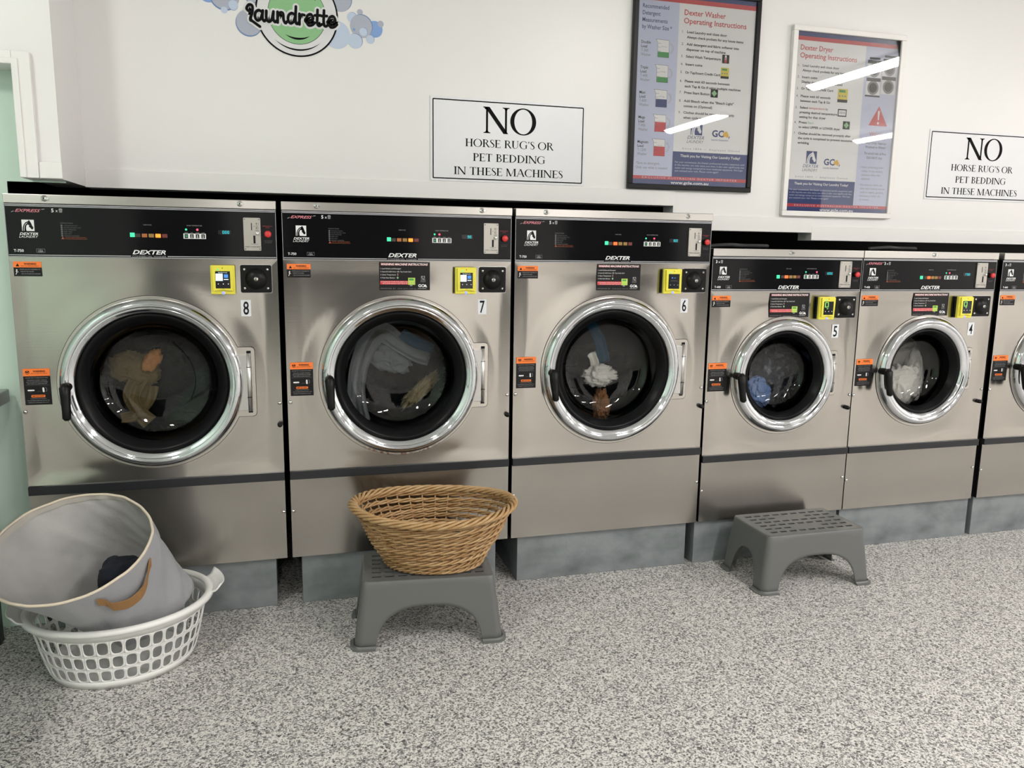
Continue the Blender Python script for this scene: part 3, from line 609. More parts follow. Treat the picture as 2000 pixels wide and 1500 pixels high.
    mb.plate(rrect(a0+.0185, a0+.0575, b0+.0240, b0+.0318, .0025), yy-.0002, -0.0006, 'print_orange'); mb.text('IMPORTANT', a0+.038, b0+.0258, .0042, yy-.0004, 'ink_black', w=.033, bold=.02, align='C')
    for k, s_ in enumerate(('A SLIGHT PUSH ON THE DOOR', 'MAY BE NEEDED BEFORE LIFTING THE', 'HANDLE TO RELEASE THE LOCK')): mb.text(s_, a0+w_/2, b0+.0185-.0062*k, 0.0027, yy, 'print_grey', w=(.044, .062, .058)[k], align='C')
    seat(mb.build('warning_sticker', t), a0, a1, b0, b1)
    if has_ins:
        a0, a1, b0, b1 = D['isx']; mb = MB(); mb.box(a0, a1, -0.0006, 0, b0, b1, 'sticker_black'); w_ = a1-a0; H = b1-b0; yy = -0.0009; X = lambda u: a0+u*w_; Zf = lambda v: b0+v*H
        mb.text('WASHING MACHINE INSTRUCTIONS', X(.5)-.0006, Zf(.885)-.0004, .0072, yy, 'sticker_red', w=w_*.93, shear=.25, bold=.045, align='C'); mb.text('WASHING MACHINE INSTRUCTIONS', X(.5), Zf(.885), .0070, yy-.0003, 'print_white', w=w_*.92, shear=.25, bold=.02, align='C')
        for k, (s_, ww) in enumerate((('1. Load Clothes and Detergent', .40), ('2. Insert $1 & $2 Coins -OR- Tap Credit Card', .60), ('3. Select Temperature', .30), ('4. Push Start Button', .28))): mb.text(s_, X(.025), Zf(.745-.108*k), .0042, yy, 'print_white', w=w_*ww)
        mb.rect(X(.352), X(.372), Zf(.515), Zf(.60), yy, 'ink_grey'); mb.rect(X(.359), X(.366), Zf(.525), Zf(.59), yy-.0002, 'sticker_red'); mb.poly([(X(.338), Zf(.445)), (X(.36), Zf(.40)), (X(.382), Zf(.445)), (X(.36), Zf(.49))], yy, 'decal_green')
        mb.rect(X(.018), X(.585), Zf(.205), Zf(.335), yy, 'sticker_red'); mb.text('5. If paying by Credit Card, please wait', X(.03), Zf(.285), .0036, yy-.0003, 'print_white', w=w_*.53); mb.text('60 seconds between each Tap & Go', X(.065), Zf(.222), .0036, yy-.0003, 'print_white', w=w_*.49)
        mb.rect(X(.565), X(.705), Zf(.195), Zf(.445), yy-.0004, 'sticker_lime'); mb.rect(X(.585), X(.675), Zf(.35), Zf(.415), yy-.0006, 'ink_green')
        for k in range(3): mb.rect(X(.58+.045*k), X(.595+.045*k), Zf(.255), Zf(.275), yy-.0006, 'ink_grey')
        mb.rect(X(.60), X(.65), Zf(.15), Zf(.185), yy, 'print_grey'); horse(mb, X(.825), Zf(.375), .0130, yy, 'print_grey', 'sticker_black'); mb.text('DEXTER', X(.862), Zf(.325), .0032, yy, 'print_grey', w=.018, align='C', shear=.3); mb.text('LAUNDRY', X(.862), Zf(.285), .0026, yy, 'print_grey', w=.018, align='C', shear=.3)
        gc_logo(mb, X(.765), Zf(.115), .0095, yy, 'print_white', 'print_white', 'Laundry Equipment')
        mb.text('IMPORTED BY  www.gcle.com.au', X(.02), Zf(.045), .0034, yy, 'print_grey', w=w_*.70, spacing=1.5)
        seat(mb.build('instruction_sticker', t), a0, a1, b0, b1)
    a0, a1, b0, b1 = D['num']; mb = MB(); mb.box(a0, a1, -0.0006, 0, b0, b1, 'sticker_white'); mb.text(number, (a0+a1)/2, b0+.0058, .0420, -.0010, 'ink_black', w=.0180, bold=.012, align='C'); seat(mb.build('number_sticker', t), a0, a1, b0, b1)
    # ---- black lock plate
    a0, a1, b0, b1 = D['lock']; mb = MB(); mb.plate(rrect(a0-.0012, a1+.0012, b0-.0012, b1+.0012, .006), -.0008, 0, 'bright_metal'); mb.plate(rrect(a0, a1, b0, b1, .006), -.0040, -.0008, 'plastic_black')
    lx, lz = (a0+a1)/2, (b0+b1)/2; mb.lathe([(0.0001, -.020), (.012, -.0195), (.022, -.016), (.030, -.010), (.0345, -.004)], 40, 'plastic_black', (lx, 0, lz)); lp = mb.build('coin_box_lock', t); seat(lp, a0, a1, b0, b1)
    mb = MB(); mb.lathe([(0.0001, -.0225), (.0068, -.0225), (.0072, -.0195)], 20, 'satin_metal', (lx, 0, lz)); mb.box(lx-.0012, lx+.0012, -.0229, -.0222, lz-.0045, lz+.0045, 'ink_black'); mb.build('keyhole', lp)
    for u in (.13, .87):
        for v in (.16, .84): screw(lp, a0+(a1-a0)*u, b0+(b1-b0)*v, -.004, .0048, 'bolt')
    # ---- yellow card reader
    a0, a1 = D['reader']; b0, b1 = D['rz']; rc = (a0+a1)/2
    mb = MB(); mb.box(a0+.001, a1-.001, -.012, 0, b0+.003, b1-.001, 'plastic_black', .002); mb.box(a0, a1-.001, -.026, -.012, b0+.001, b1, 'reader_yellow', .003)
    mb.plate([(a0+.008, b0+.012), (rc, b0+.0165), (a1-.009, b0+.012), (a1-.006, b1-.004), (a0+.006, b1-.004)], -.034, -.026, 'reader_yellow')
    mb.text('TAP', rc, b0+.0185, .0016, -.0343, 'ink_black', align='C'); disc(mb, rc, b1-.0085, .0016, -.0343, 'ink_black', 10); rd = mb.build('card_reader', t); seat(rd, a0, a1, b0, b1)
    s0, s1, q0, q1 = rc-.0225, rc+.0225, b0+.0205, b1-.0185; ys = -.0346; sw, sh = s1-s0, q1-q0
    mb = MB(); mb.rect(s0, s1, q0, q1, ys, 'screen_black'); ys -= .0003
    if screen == 'menu':
        mb.rect(s0+sw*.02, s0+sw*.50, q0+sh*.44, q0+sh*.86, ys, 'screen_white'); mb.rect(s0+sw*.58, s0+sw*.86, q0+sh*.62, q0+sh*.82, ys, 'screen_blue'); mb.text('Tap Here to pay', s0+sw/2, q0+sh*.90, .0028, ys, 'screen_white', w=sw*.62, align='C'); mb.rect(s0+sw*.57, s0+sw*.88, q0+sh*.50, q0+sh*.545, ys, 'screen_white')
    elif screen == 'text':
        mb.rect(s0+sw*.28, s0+sw*.38, q0+sh*.70, q0+sh*.78, ys, 'screen_blue'); mb.text('USE', s0+sw*.48, q0+sh*.70, .0034, ys, 'screen_blue'); mb.rect(s0+sw*.2, s0+sw*.8, q0+sh*.52, q0+sh*.545, ys, 'print_dim')
    else:
        gx0, gx1, gz0, gz1 = s0+sw*.10, s0+sw*.48, q0+sh*.56, q0+sh*.95
        for a in ((gx0, gx1, gz1-.003, gz1), (gx0, gx1, gz0, gz0+.003), (gx0, gx0+.0035, gz0, gz1), (gx1-.0035, gx1, gz0, gz1)): mb.rect(*a, ys, 'screen_green')
        mb.rect(s0+sw*.3, s0+sw*.45, q0+sh*.44, q0+sh*.49, ys, 'screen_green')
    for u in (.18, .52, .86): disc(mb, s0+sw*u, q0+sh*.26, .0018, ys, 'print_white' if screen != 'text' else 'print_grey', 8)
    mb.build('screen', rd)
    mb = MB(); mb.lathe([(0.0001, -.003), (.0035, -.002), (.005, 0)], 14, 'led_blue', (rc, -.0268, b0+.0058)); mb.build('status_light', rd)
    mb = MB(); mb.lathe([(0.0001, -.0008), (.0028, 0)], 10, 'lamp_green', (rc-.014, -.0342, b1-.0135)); mb.build('ready_light', rd)
    return t

washer(0.002, BIG, '8', 'large stainless front-load washer at the left end of the row, numbered 8', True, 'T-750', '000', 3, 2, has_ins=False)
washer(0.804, BIG, '7', 'large stainless front-load washer numbered 7, rust on its door rim, behind the wicker basket', True, 'T-750', '90', 3, 1, rust=True)
washer(1.602, BIG, '6', 'large stainless front-load washer numbered 6, beside the step to the smaller washers', True, 'T-750', '160', 1, 2, screen='text', wsx=0.994)
washer(2.392, SML, '5', 'smaller stainless washer numbered 5, behind the empty grey step stool', False, 'T-400', '1200', 1, 3, count='3', screen='icon', wsx=1.0)
washer(3.080, SML, '4', 'smaller stainless washer numbered 4, white towels behind its door', True, 'T-450', '1700', 1, 1, count='3', screen='icon')
washer(3.794, SML, '3', 'smaller stainless washer cut off by the right edge of the photo', False, 'T-400', '1800', 1, 1, count='3', screen='icon')

# ------------------------------------------------------------ plinths
for x0, x1, dpt, lb in ((0.05, 0.749, 0.8, 'grey galvanised plinth under the washer numbered 8'), (0.836, 1.548, 0.8, 'grey galvanised plinth under the washer numbered 7, behind the wicker basket stool'), (1.634, 2.349, 0.8, 'wide grey galvanised plinth under the washer numbered 6'),
                       (2.387, 3.068, 0.7, 'grey galvanised plinth behind the empty step stool'), (3.082, 3.772, 0.7, 'grey galvanised plinth under the washer numbered 4'), (3.800, 4.45, 0.7, 'grey galvanised plinth at the right edge of the photo')):
    mb = MB(); mb.box(0, x1-x0, 0, dpt, 0, ZB, 'galvanised', 0.002); o = mb.build('plinth', None, (x0, 0.02, 0)); tag(o, lb, 'plinth', 'galvanised plinths under the washers')

# ------------------------------------------------------------ serif lettering for the two notices
def serif(ch):
    """pen strokes and outlines of one roman capital, capital height 1; returns (polygons, width)"""
    L = []; T, t, S = 0.150, 0.060, 0.026
    def quad(x0, z0, x1, z1, w):        # slanted stem, w = horizontal thickness
        L.append([(x0-w/2, z0), (x0+w/2, z0), (x1+w/2, z1), (x1-w/2, z1)] if z1 > z0 else [(x1-w/2, z1), (x1+w/2, z1), (x0+w/2, z0), (x0-w/2, z0)])
    def ser(x, z, w, a=0.085):          # bracketed serif
        s = -1 if z > 0.5 else 1
        p = [(x-w/2-a, z), (x+w/2+a, z), (x+w/2+a, z+s*S), (x+w/2+0.02, z+s*0.05), (x+w/2, z+s*0.10), (x-w/2, z+s*0.10), (x-w/2-0.02, z+s*0.05), (x-w/2-a, z+s*S)]
        L.append(p if s > 0 else p[::-1])
    def stem(x, w=T, b=True, u=True, z0=0, z1=1):
        quad(x, z0, x, z1, w)
        if b: ser(x, z0, w)
        if u: ser(x, z1, w)
    def bar(x0, x1, z, w=t): L.append([(x0, z-w/2), (x1, z-w/2), (x1, z+w/2), (x0, z+w/2)])
    def arc(cx, cz, rx, rz, a0, a1, w=T, wt=t, n=26):
        for i in range(n):
            q = []
            for k in (i, i+1):
                a = math.radians(a0+(a1-a0)*k/n); c, s = math.cos(a), math.sin(a)
                q.append(((cx+rx*c, cz+rz*s), (cx+(rx-w)*c, cz+(rz-wt)*s)))
            L.append([q[0][1], q[0][0], q[1][0], q[1][1]])
    def pen(pts):
        P = catmull(pts, 6)
        for i in range(len(P)-1):
            a, b_ = Vector(P[i][:2]), Vector(P[i+1][:2]); d = b_-a
            if d.length < 1e-6: continue
            nn = Vector((-d.y, d.x)).normalized(); L.append([tuple(a-nn*P[i][2]/2), tuple(b_-nn*P[i+1][2]/2), tuple(b_+nn*P[i+1][2]/2), tuple(a+nn*P[i][2]/2)])
    if ch == 'N':
        stem(.14, t*1.2, True, False); quad(.14, 1, .80, 0, .17); ser(.10, 1, .05, .07); stem(.80, t*1.2, False, True); w = .94
    elif ch == 'O': arc(.47, .5, .46, .52, 0, 360, .145, .045, 48); w = .94
    elif ch == 'H': stem(.18); stem(.68); bar(.18, .68, .52); w = .86
    elif ch == 'R': stem(.18); arc(.30, .755, .32, .245, -90, 90, .12, t); bar(.18, .30, .975); bar(.18, .32, .53); quad(.40, .52, .70, 0, .15); ser(.72, 0, .06, .05); w = .78
    elif ch == 'P': stem(.18); arc(.30, .735, .32, .265, -90, 90, .12, t); bar(.18, .30, .975); bar(.18, .30, .495); w = .64
    elif ch == 'B': stem(.18); arc(.30, .76, .26, .24, -90, 90, .11, t); arc(.32, .265, .31, .265, -90, 90, .12, t); bar(.18, .32, .975); bar(.18, .32, .525); bar(.18, .32, .024); w = .68
    elif ch == 'D': stem(.18); arc(.30, .5, .50, .5, -90, 90, .135, t, 32); bar(.18, .31, .975); bar(.18, .31, .024); w = .86
    elif ch == 'I': stem(.17); w = .34
    elif ch == 'E':
        stem(.18); bar(.18, .60, .975); bar(.18, .50, .52); bar(.18, .63, .024)
        for x, z0, z1 in ((.585, .82, 1), (.49, .43, .61), (.615, 0, .20)): L.append([(x-.02, z0), (x+.02, z0), (x+.02, z1), (x-.02, z1)])
        w = .68
    elif ch == 'T':
        stem(.36, T, True, False); bar(.04, .68, .975)
        for x in (.05, .67): L.append([(x-.02, .80), (x+.02, .80), (x+.02, 1), (x-.02, 1)])
        w = .72
    elif ch == 'S': pen([(.45, .74, .02), (.42, .90, .04), (.28, .985, .05), (.12, .88, .09), (.13, .70, .12), (.28, .54, .15), (.43, .36, .13), (.44, .16, .10), (.28, .02, .05), (.10, .10, .04), (.05, .30, .02)]); w = .52
    elif ch == 'U': pen([(.18, .98, T), (.18, .4, T), (.22, .12, .11), (.42, .01, .05), (.62, .14, .05), (.68, .4, .05), (.68, .98, .05)]); ser(.18, 1, T); ser(.68, 1, .05); w = .86
    elif ch == 'C': arc(.47, .5, .46, .52, 48, 312, .145, .045, 40); L.append([(.75, .72), (.79, .72), (.79, .95), (.75, .90)]); w = .82
    elif ch == 'G': arc(.47, .5, .46, .52, 48, 300, .145, .045, 40); L.append([(.75, .72), (.79, .72), (.79, .95), (.75, .90)]); quad(.74, .06, .74, .42, .12); ser(.74, .43, .12, .06); w = .90
    elif ch == 'M': stem(.13, t*1.2, True, False); quad(.15, 1, .53, 0, .15); quad(.53, 0, .90, 1, .05); stem(.95, T, True, True); ser(.10, 1, .04, .06); w = 1.12
    elif ch == 'A': quad(.10, 0, .42, 1, .05); quad(.44, 1, .78, 0, .15); bar(.20, .68, .36); ser(.10, 0, .05, .06); ser(.78, 0, .13, .06); w = .88
    elif ch == "'": L.append([(.10, .68), (.12, .68), (.19, .97), (.06, .97)]); w = .24
    else: w = .34
    return L, w
def serif_line(mb, s, xc, z, h, width, y, m):
    tot = sum(serif(c)[1] for c in s); k = width/tot; x = xc-width/2
    for c in s:
        L, w = serif(c)
        for p in L: mb.poly([(x+a*k, z+b_*h) for a, b_ in p], y, m)
        x += w*k
def notice(x0, z0, label):
    t = thing('notice_sign', label, 'sign', (x0, BY, z0))
    mb = MB(); mb.box(-.008, .608, -.003, 0, -.007, .298, 'sign_face', .0006); mb.build('sign_board', t)
    mb = MB(); y = -.0033; w = .0016
    a, b_, c, d = .001, .599, .001, .290
    out = rrect(a, b_, c, d, .004); inn = rrect(a+.0042, b_-.0042, c+.0042, d-.0042, .002); n = len(out)
    mb.add([(p[0], y, p[1]) for p in out]+[(p[0], y, p[1]) for p in inn], [(i, (i+1) % n, (i+1) % n+n, i+n) for i in range(n)], 'sign_black')
    serif_line(mb, 'NO', .300, .175, .096, .212, y, 'sign_black')
    serif_line(mb, "HORSE RUG'S OR", .301, .1230, .0285, .352, y, 'sign_black')
    serif_line(mb, 'PET BEDDING', .300, .0705, .0285, .290, y, 'sign_black')
    serif_line(mb, 'IN THESE MACHINES', .300, .0190, .0285, .436, y, 'sign_black')
    mb.build('lettering', t)
notice(1.355, 1.340+ZB, 'white notice with a thin black border, left of the black-framed poster')
notice(3.610, 1.340+ZB, 'white notice with a thin black border at the right edge, beyond the white-framed poster')

# ------------------------------------------------------------ framed posters
def frame_parts(t, W, H, fm, fw=.020):
    mb = MB()
    for a in ((0, W, 0, fw), (0, W, H-fw, H), (0, fw, fw, H-fw), (W-fw, W, fw, H-fw)): mb.box(a[0], a[1], -.022, 0, a[2], a[3], fm, .0025)
    mb.build('frame', t)
    mb = MB(); mb.box(fw-.002, W-fw+.002, -.0150, -.0142, fw-.002, H-fw+.002, 'picture_glass'); mb.build('glass', t)
def small_machine(mb, x, z, w, h, y):
    mb.rect(x, x+w, z, z+h, y, 'paper_white'); mb.rect(x, x+w, z+h*.80, z+h, y-.0002, 'ink_black'); disc(mb, x+w*.5, z+h*.42, w*.40, y-.0002, 'ink_grey', 24); disc(mb, x+w*.5, z+h*.42, w*.28, y-.0004, 'ink_black', 24)
def jug(mb, x, z, m, fill, y, cup):
    w, h = .052, .065
    ring(mb, x+w, z+h*.55, .016, .0195, y-.0001, 'ink_black', 24, -75, 75); ring(mb, x+w, z+h*.55, .0167, .0187, y-.0002, 'paper_white', 24, -75, 75); ring(mb, x+w, z+h*.55, .0, .016, y-.0001, 'paper_lavender', 24, -75, 75)
    o = [(x+.004, z), (x+w, z), (x+w-.001, z+h-.001), (x-.004, z+h), (x+.003, z+h*.82)]
    mb.poly([(x+.0032, z-.0008), (x+w+.0008, z-.0008), (x+w, z+h), (x-.006, z+h+.001), (x+.0022, z+h*.82)], y-.0003, 'ink_black'); mb.poly(o, y-.0005, 'paper_white'); mb.rect(x+.004, x+w, z, z+h*fill, y-.0007, m)
    for v in (.32, .56, .78): mb.rect(x+.004, x+.016, z+h*v, z+h*v+.0008, y-.0009, 'ink_black')
    mb.text(cup, x+w*.58, z+h*.58, .0042, y-.0009, 'ink_grey', align='C', w=.022)
def thermo(mb, x, z, w, h, y):
    mb.rect(x, x+w, z, z+h, y, 'ink_black'); stroke(mb, [(x+w*.5, z+h*.3), (x+w*.5, z+h*.82)], y-.0002, 'paper_white', w*.26); stroke(mb, [(x+w*.5, z+h*.28), (x+w*.5, z+h*.65)], y-.0004, 'ink_red', w*.14); disc(mb, x+w*.5, z+h*.24, w*.2, y-.0004, 'ink_red', 14)
def tapcard(mb, x, z, w, h, y):
    mb.rect(x, x+w, z+h*.22, z+h, y, 'ink_yellow'); mb.rect(x+w*.12, x+w*.75, z+h*.74, z+h*.92, y-.0002, 'ink_green'); mb.rect(x, x+w, z, z+h*.22, y, 'ink_black')
    for k in range(3): mb.rect(x+w*(.12+.28*k), x+w*(.26+.28*k), z+h*.42, z+h*.52, y-.0002, 'ink_grey')
def diamond(mb, x, z, w, h, y):
    mb.rect(x, x+w, z, z+h, y, 'ink_black'); mb.poly([(x+w*.12, z+h*.5), (x+w*.5, z+h*.1), (x+w*.88, z+h*.5), (x+w*.5, z+h*.9)], y-.0002, 'decal_green')
def foot(mb, xa, xb, W, y, dexx, gcx, sx, swid, horse_x):
    horse(mb, horse_x, .221, .052, y, 'ink_navy', 'paper_white')
    mb.text('DEXTER', dexx, .205, .0125, y, 'ink_navy', w=.076, shear=.3, bold=.0); mb.text('LAUNDRY', dexx-.002, .189, .0115, y, 'ink_grey', w=.077, shear=.3)
    gc_logo(mb, gcx, .219, .025, y, 'ink_navy', 'ink_gold', 'Laundry Equipment')
    mb.text('Since 1894  •  Employee Owned', sx, .163, .0065, y, 'ink_grey', w=swid, spacing=1.3)
    mb.rect(xa, xb, .053, .153, y, 'ink_navy'); mid = (xa+xb)/2
    mb.text('Thank you for Visiting Our Laundry Today!', mid, .1325, .0100, y-.0002, 'paper_white', w=(xb-xa)*.80, align='C', bold=.015)
    for k, s_ in enumerate(('For your convenience, the Dexter professional laundry equipment used', 'in this laundry not only saves you time, it also uses significantly less', 'water and energy compared to most residential equipment. We hope', 'you enjoyed your visit. Please come again!')): mb.text(s_, xa+.012, .1085-.0115*k, .0072, y-.0002, 'paper_lavender', w=(xb-xa)*(.93, .93, .91, .58)[k])
    mb.rect(.02, W-.02, .040, .053, y-.0003, 'ink_red'); mb.text('EXCLUSIVE AUSTRALIAN DEXTER IMPORTER', W/2, .0432, .0068, y-.0005, 'paper_lavender', w=.43, align='C', spacing=1.35)
    mb.rect(.02, W-.02, .018, .040, y-.0003, 'ink_navy'); mb.text('www.gcle.com.au', W/2-.002, .0245, .0110, y-.0005, 'paper_white', w=.172, align='C', bold=.02)
PW, PH = .558, .772
t = thing('framed_poster', 'black-framed washer instruction poster with measuring jugs, hung on the wall', 'poster', (2.145, BY, 1.330+ZB))
frame_parts(t, PW, PH, 'frame_black')
mb = MB(); y = -.0105; mb.box(.016, PW-.016, -.010, -.004, .016, PH-.016, 'paper_white')
mb.rect(.02, .196, .053, PH-.02, y, 'paper_lavender'); mb.rect(.02, PW-.02, .735, .752, y-.0002, 'ink_navy'); mb.rect(.02, PW-.02, .718, .735, y-.0002, 'ink_red')
for k, (s_, w_) in enumerate((('Recommended', .112), ('Detergent', .076), ('Measurements', .108), ('by Washer Size *', .128))): mb.text(s_, .039, .688-.0255*k, .0150, y-.0003, 'ink_navy', w=w_, bold=.01)
for k, (nm, md, fl, m_, cup) in enumerate((('Double', 'T-300', .30, 'ink_green', '1/4 Cup'), ('Triple', 'T-400', .30, 'ink_green', '1/4 Cup'), ('Maxi', 'T-600', .46, 'ink_navy', '1/3 Cup'), ('Mega', 'T-900', .56, 'ink_red', '1/2 Cup'), ('Magnum', 'T-1200', .56, 'ink_red', '1/2 Cup'))):
    zz = .5565-.0945*k
    mb.text(nm, .038, zz, .0105, y-.0003, 'ink_black', cond=.9, bold=.01); mb.text('Load', .038, zz-.0155, .0105, y-.0003, 'ink_black', cond=.9, bold=.01); mb.text(md, .038, zz-.031, .0105, y-.0003, 'ink_grey', cond=.85); mb.text('Washer', .038, zz-.0465, .0105, y-.0003, 'ink_grey', cond=.85)
    jug(mb, .106, zz-.0465, m_, fl, y, cup)
mb.text('*Save on detergent.', .034, .097, .0100, y-.0003, 'ink_grey', w=.105); mb.text('Only use what is needed', .034, .080, .0100, y-.0003, 'ink_grey', w=.138)
mb.text('Dexter Washer', .219, .676, .0200, y, 'ink_red', w=.183, bold=.012); mb.text('Operating Instructions', .218, .645, .0200, y, 'ink_red', w=.280, bold=.012)
for n_, zz, lines in ((1, .609, (('Load Laundry and close door', .178), ('Always check pockets for any loose items', .254))), (2, .563, (('Add detergent and fabric softener into', .236), ('dispenser on top of machine', .176))), (3, .517, (('Select Wash Temperature', .156),)), (4, .487, (('Insert coins', .074),)), (5, .456, (('Or Tap/Insert Credit Card', .156),)),
                      (6, .423, (('Please wait 60 seconds between', .202), ('each Tap & Go if using multiple machines', .254))), (7, .379, (('Press Start Button', .114),)), (8, .347, (('Add Bleach when the "Bleach Light"', .226), ('comes on (Optional)', .128))), (9, .302, (('Clothes should be removed promptly', .232), ('when cycle is complete', .144)))):
    mb.text('%d.' % n_, .2125, zz, .0090, y, 'ink_black')
    for k, (s_, w_) in enumerate(lines): mb.text(s_, .234, zz-.0195*k, .0090, y, 'ink_black', w=w_, bold=.022)
thermo(mb, .396, .507, .032, .033, y); tapcard(mb, .393, .448, .037, .042, y); diamond(mb, .352, .372, .033, .032, y)
foot(mb, .195, PW-.02, PW, y, .257, .368, .236, .263, .271)
mb.build('poster_print', t)
t = thing('framed_poster', 'white-framed dryer instruction poster with a red warning triangle, hung on the wall', 'poster', (2.860, BY, 1.240+ZB))
frame_parts(t, PW, PH, 'frame_white', .022)
mb = MB(); mb.box(.018, PW-.018, -.010, -.004, .018, PH-.018, 'paper_white')
mb.rect(.365, PW-.02, .053, PH-.02, y, 'paper_lavender'); mb.rect(.02, PW-.02, .732, .752, y-.0002, 'ink_navy'); mb.rect(.02, PW-.02, .716, .732, y-.0002, 'ink_red')
mb.text('Dexter Dryer', .043, .678, .0200, y, 'ink_red', w=.158, bold=.012); mb.text('Operating Instructions', .043, .647, .0200, y, 'ink_red', w=.280, bold=.012)
for n_, zz, lines in ((1, .612, (('Load Laundry and close door', .178), ('Always check pockets for any loose items', .254))), (2, .566, (('Insert coins', .074), ('Display shows minutes purchased', .200))), (3, .520, (('Or Tap/Insert Credit Card', .156),)), (4, .490, (('Please wait 60 seconds', .146), ('between each Tap & Go', .146))),
                      (5, .444, (('Select', .040), ('pressing desired temperature', .186), ('setting for that dryer', .130))), (6, .384, (('Press', .038), ('to select UPPER or LOWER dryer', .206))), (7, .339, (('Clothes should be removed promptly after', .262), ('the cycle is completed to prevent excessive', .272), ('wrinkling', .056)))):
    mb.text('%d.' % n_, .0375, zz, .0090, y, 'ink_black')
    for k, (s_, w_) in enumerate(lines): mb.text(s_, .059, zz-.0190*k, .0090, y, 'ink_black', w=w_, bold=.022)
mb.text('temperature', .103, .444, .0090, y, 'ink_red', w=.078); mb.text('by', .185, .444, .0090, y, 'ink_black'); mb.text('Start', .101, .384, .0090, y, 'decal_green', w=.030)
tapcard(mb, .240, .480, .050, .055, y); diamond(mb, .277, .371, .035, .033, y)
mb.rect(.247, .291, .422, .453, y, 'ink_black'); mb.rect(.2515, .2865, .4265, .4485, y-.0002, 'paper_white')
for k in range(4): mb.rect(.257+.007*k, .260+.007*k, .433, .443, y-.0004, 'ink_grey')
small_machine(mb, .378, .520, .072, .070, y-.0002); small_machine(mb, .378, .592, .072, .070, y-.0002); small_machine(mb, .456, .527, .072, .073, y-.0002); small_machine(mb, .456, .602, .072, .070, y-.0002)
mb.rect(.376, .452, .512, .519, y-.0002, 'ink_black'); mb.rect(.386, .440, .665, .674, y-.0002, 'ink_black'); mb.rect(.462, .520, .677, .686, y-.0002, 'ink_black')
mb.poly([(.407, .394), (.503, .394), (.455, .476)], y-.0002, 'ink_red'); stroke(mb, [(.455, .420, .006), (.455, .452, .011)], y-.0005, 'paper_white'); disc(mb, .455, .405, .0055, y-.0005, 'paper_white', 14)
mb.text('Warning', .455, .352, .0150, y-.0002, 'ink_red', w=.080, align='C')
for s_, zz, w_, x_ in (('Dry Only Fabrics', .316, .104, .453), ('Washed in Water', .299, .106, .453), ('To avoid risk of fire', .272, .112, .453), ('DO NOT dry:', .254, .080, .453)): mb.text(s_, x_, zz, .0098, y-.0002, 'ink_black', w=w_, align='C')
for k, (s_, w_) in enumerate((('• Items containing foam', .120), ('rubber or any similarly', .110), ('textured rubber-like', .098), ('materials', .046))): mb.text(s_, .383+(.009 if k else 0), .214-.0165*k, .0088, y-.0002, 'ink_grey', w=w_)
for k, (s_, w_) in enumerate((('• Any items on which you', .122), ('have used cleaning solvent', .128), ('(such as naptha, gasoline,', .124), ('kerosene or other oils', .106), ('or waxes)', .050))): mb.text(s_, .383+(.009 if k else 0), .139-.0158*k, .0088, y-.0002, 'ink_grey', w=w_)
foot(mb, .024, .362, PW, y, .093, .196, .059, .262, .107)
mb.build('poster_print', t)

# ------------------------------------------------------------ wall logo
t = thing('wall_logo', 'round logo with a green disc and blue bubbles stuck high on the white wall', 'wall decal', (.75, BY, 1.75+ZB))
px = lambda u, v: ((u/5+380-580)*.00197+.1295, .128-(v/5-36)*.00197+.0003*0)
for k, (u, v, r, m_, arc) in enumerate(((265, 60, 85, 'bubble_blue', 0), (395, 75, 125, 'bubble_grey', 1), (180, 105, 28, 'bubble_grey', 0), (390, 195, 28, 'bubble_pale', 0), (465, 150, 42, 'bubble_pale', 1), (360, 30, 35, 'bubble_pale', 0), (590, 285, 112, 'bubble_grey', 1), (1375, 15, 108, 'bubble_grey', 2), (1340, 320, 120, 'bubble_pale', 0),
                      (1290, 90, 36, 'bubble_pale', 2), (1480, 160, 45, 'bubble_pale', 2), (1550, 110, 26, 'bubble_grey', 0), (1680, 245, 72, 'bubble_blue', 0), (1562, 228, 102, 'bubble_grey', 2), (1735, 195, 28, 'bubble_grey', 0), (1580, 275, 36, 'bubble_pale', 2), (1640, 335, 38, 'bubble_pale', 2), (1505, 360, 66, 'bubble_pale', 2), (560, -60, 120, 'bubble_grey', 1), (470, -80, 70, 'bubble_blue', 0), (1495, 262, 12, 'bubble_blue', 0), (450, 38, 14, 'bubble_blue', 0), (620, 60, 60, 'bubble_grey', 1))):
    mb = MB(); cx_, cz_ = px(u, v); rr = r/5*.00197; yy = -.0004-.00006*k; disc(mb, cx_, cz_, rr, yy, m_, 40)
    if arc == 1: ring(mb, cx_, cz_, rr*.90, rr, yy-.00003, 'bubble_edge', 40, 150, 350, True)
    if arc == 2: ring(mb, cx_, cz_, rr*.92, rr, yy-.00003, 'bubble_edge', 40, -60, 130, True)
    mb.build('bubble', t)
mb = MB(); c0, c1 = .1295, .128; yy = -.0019
disc(mb, c0, c1, .1385, yy, 'decal_white', 72); ring(mb, c0, c1, .1345, .1400, yy-.0001, 'sign_black', 80); disc(mb, c0, c1, .0985, yy-.0001, 'sign_black', 64); disc(mb, c0, c1, .0970, yy-.0002, 'decal_green', 64)
ring(mb, c0, c1, .1140, .1195, yy-.0004, 'sign_black', 40, 228, 312, True); ring(mb, c0, c1, .0760, .0830, yy-.0004, 'sign_black', 40, 238, 302, True)
ring(mb, c0, c1, .0790, .0850, yy-.0004, 'sign_black', 40, 38, 62, True); ring(mb, c0, c1, .0790, .0850, yy-.0004, 'sign_black', 40, 118, 142, True)
mb.build('badge', t)
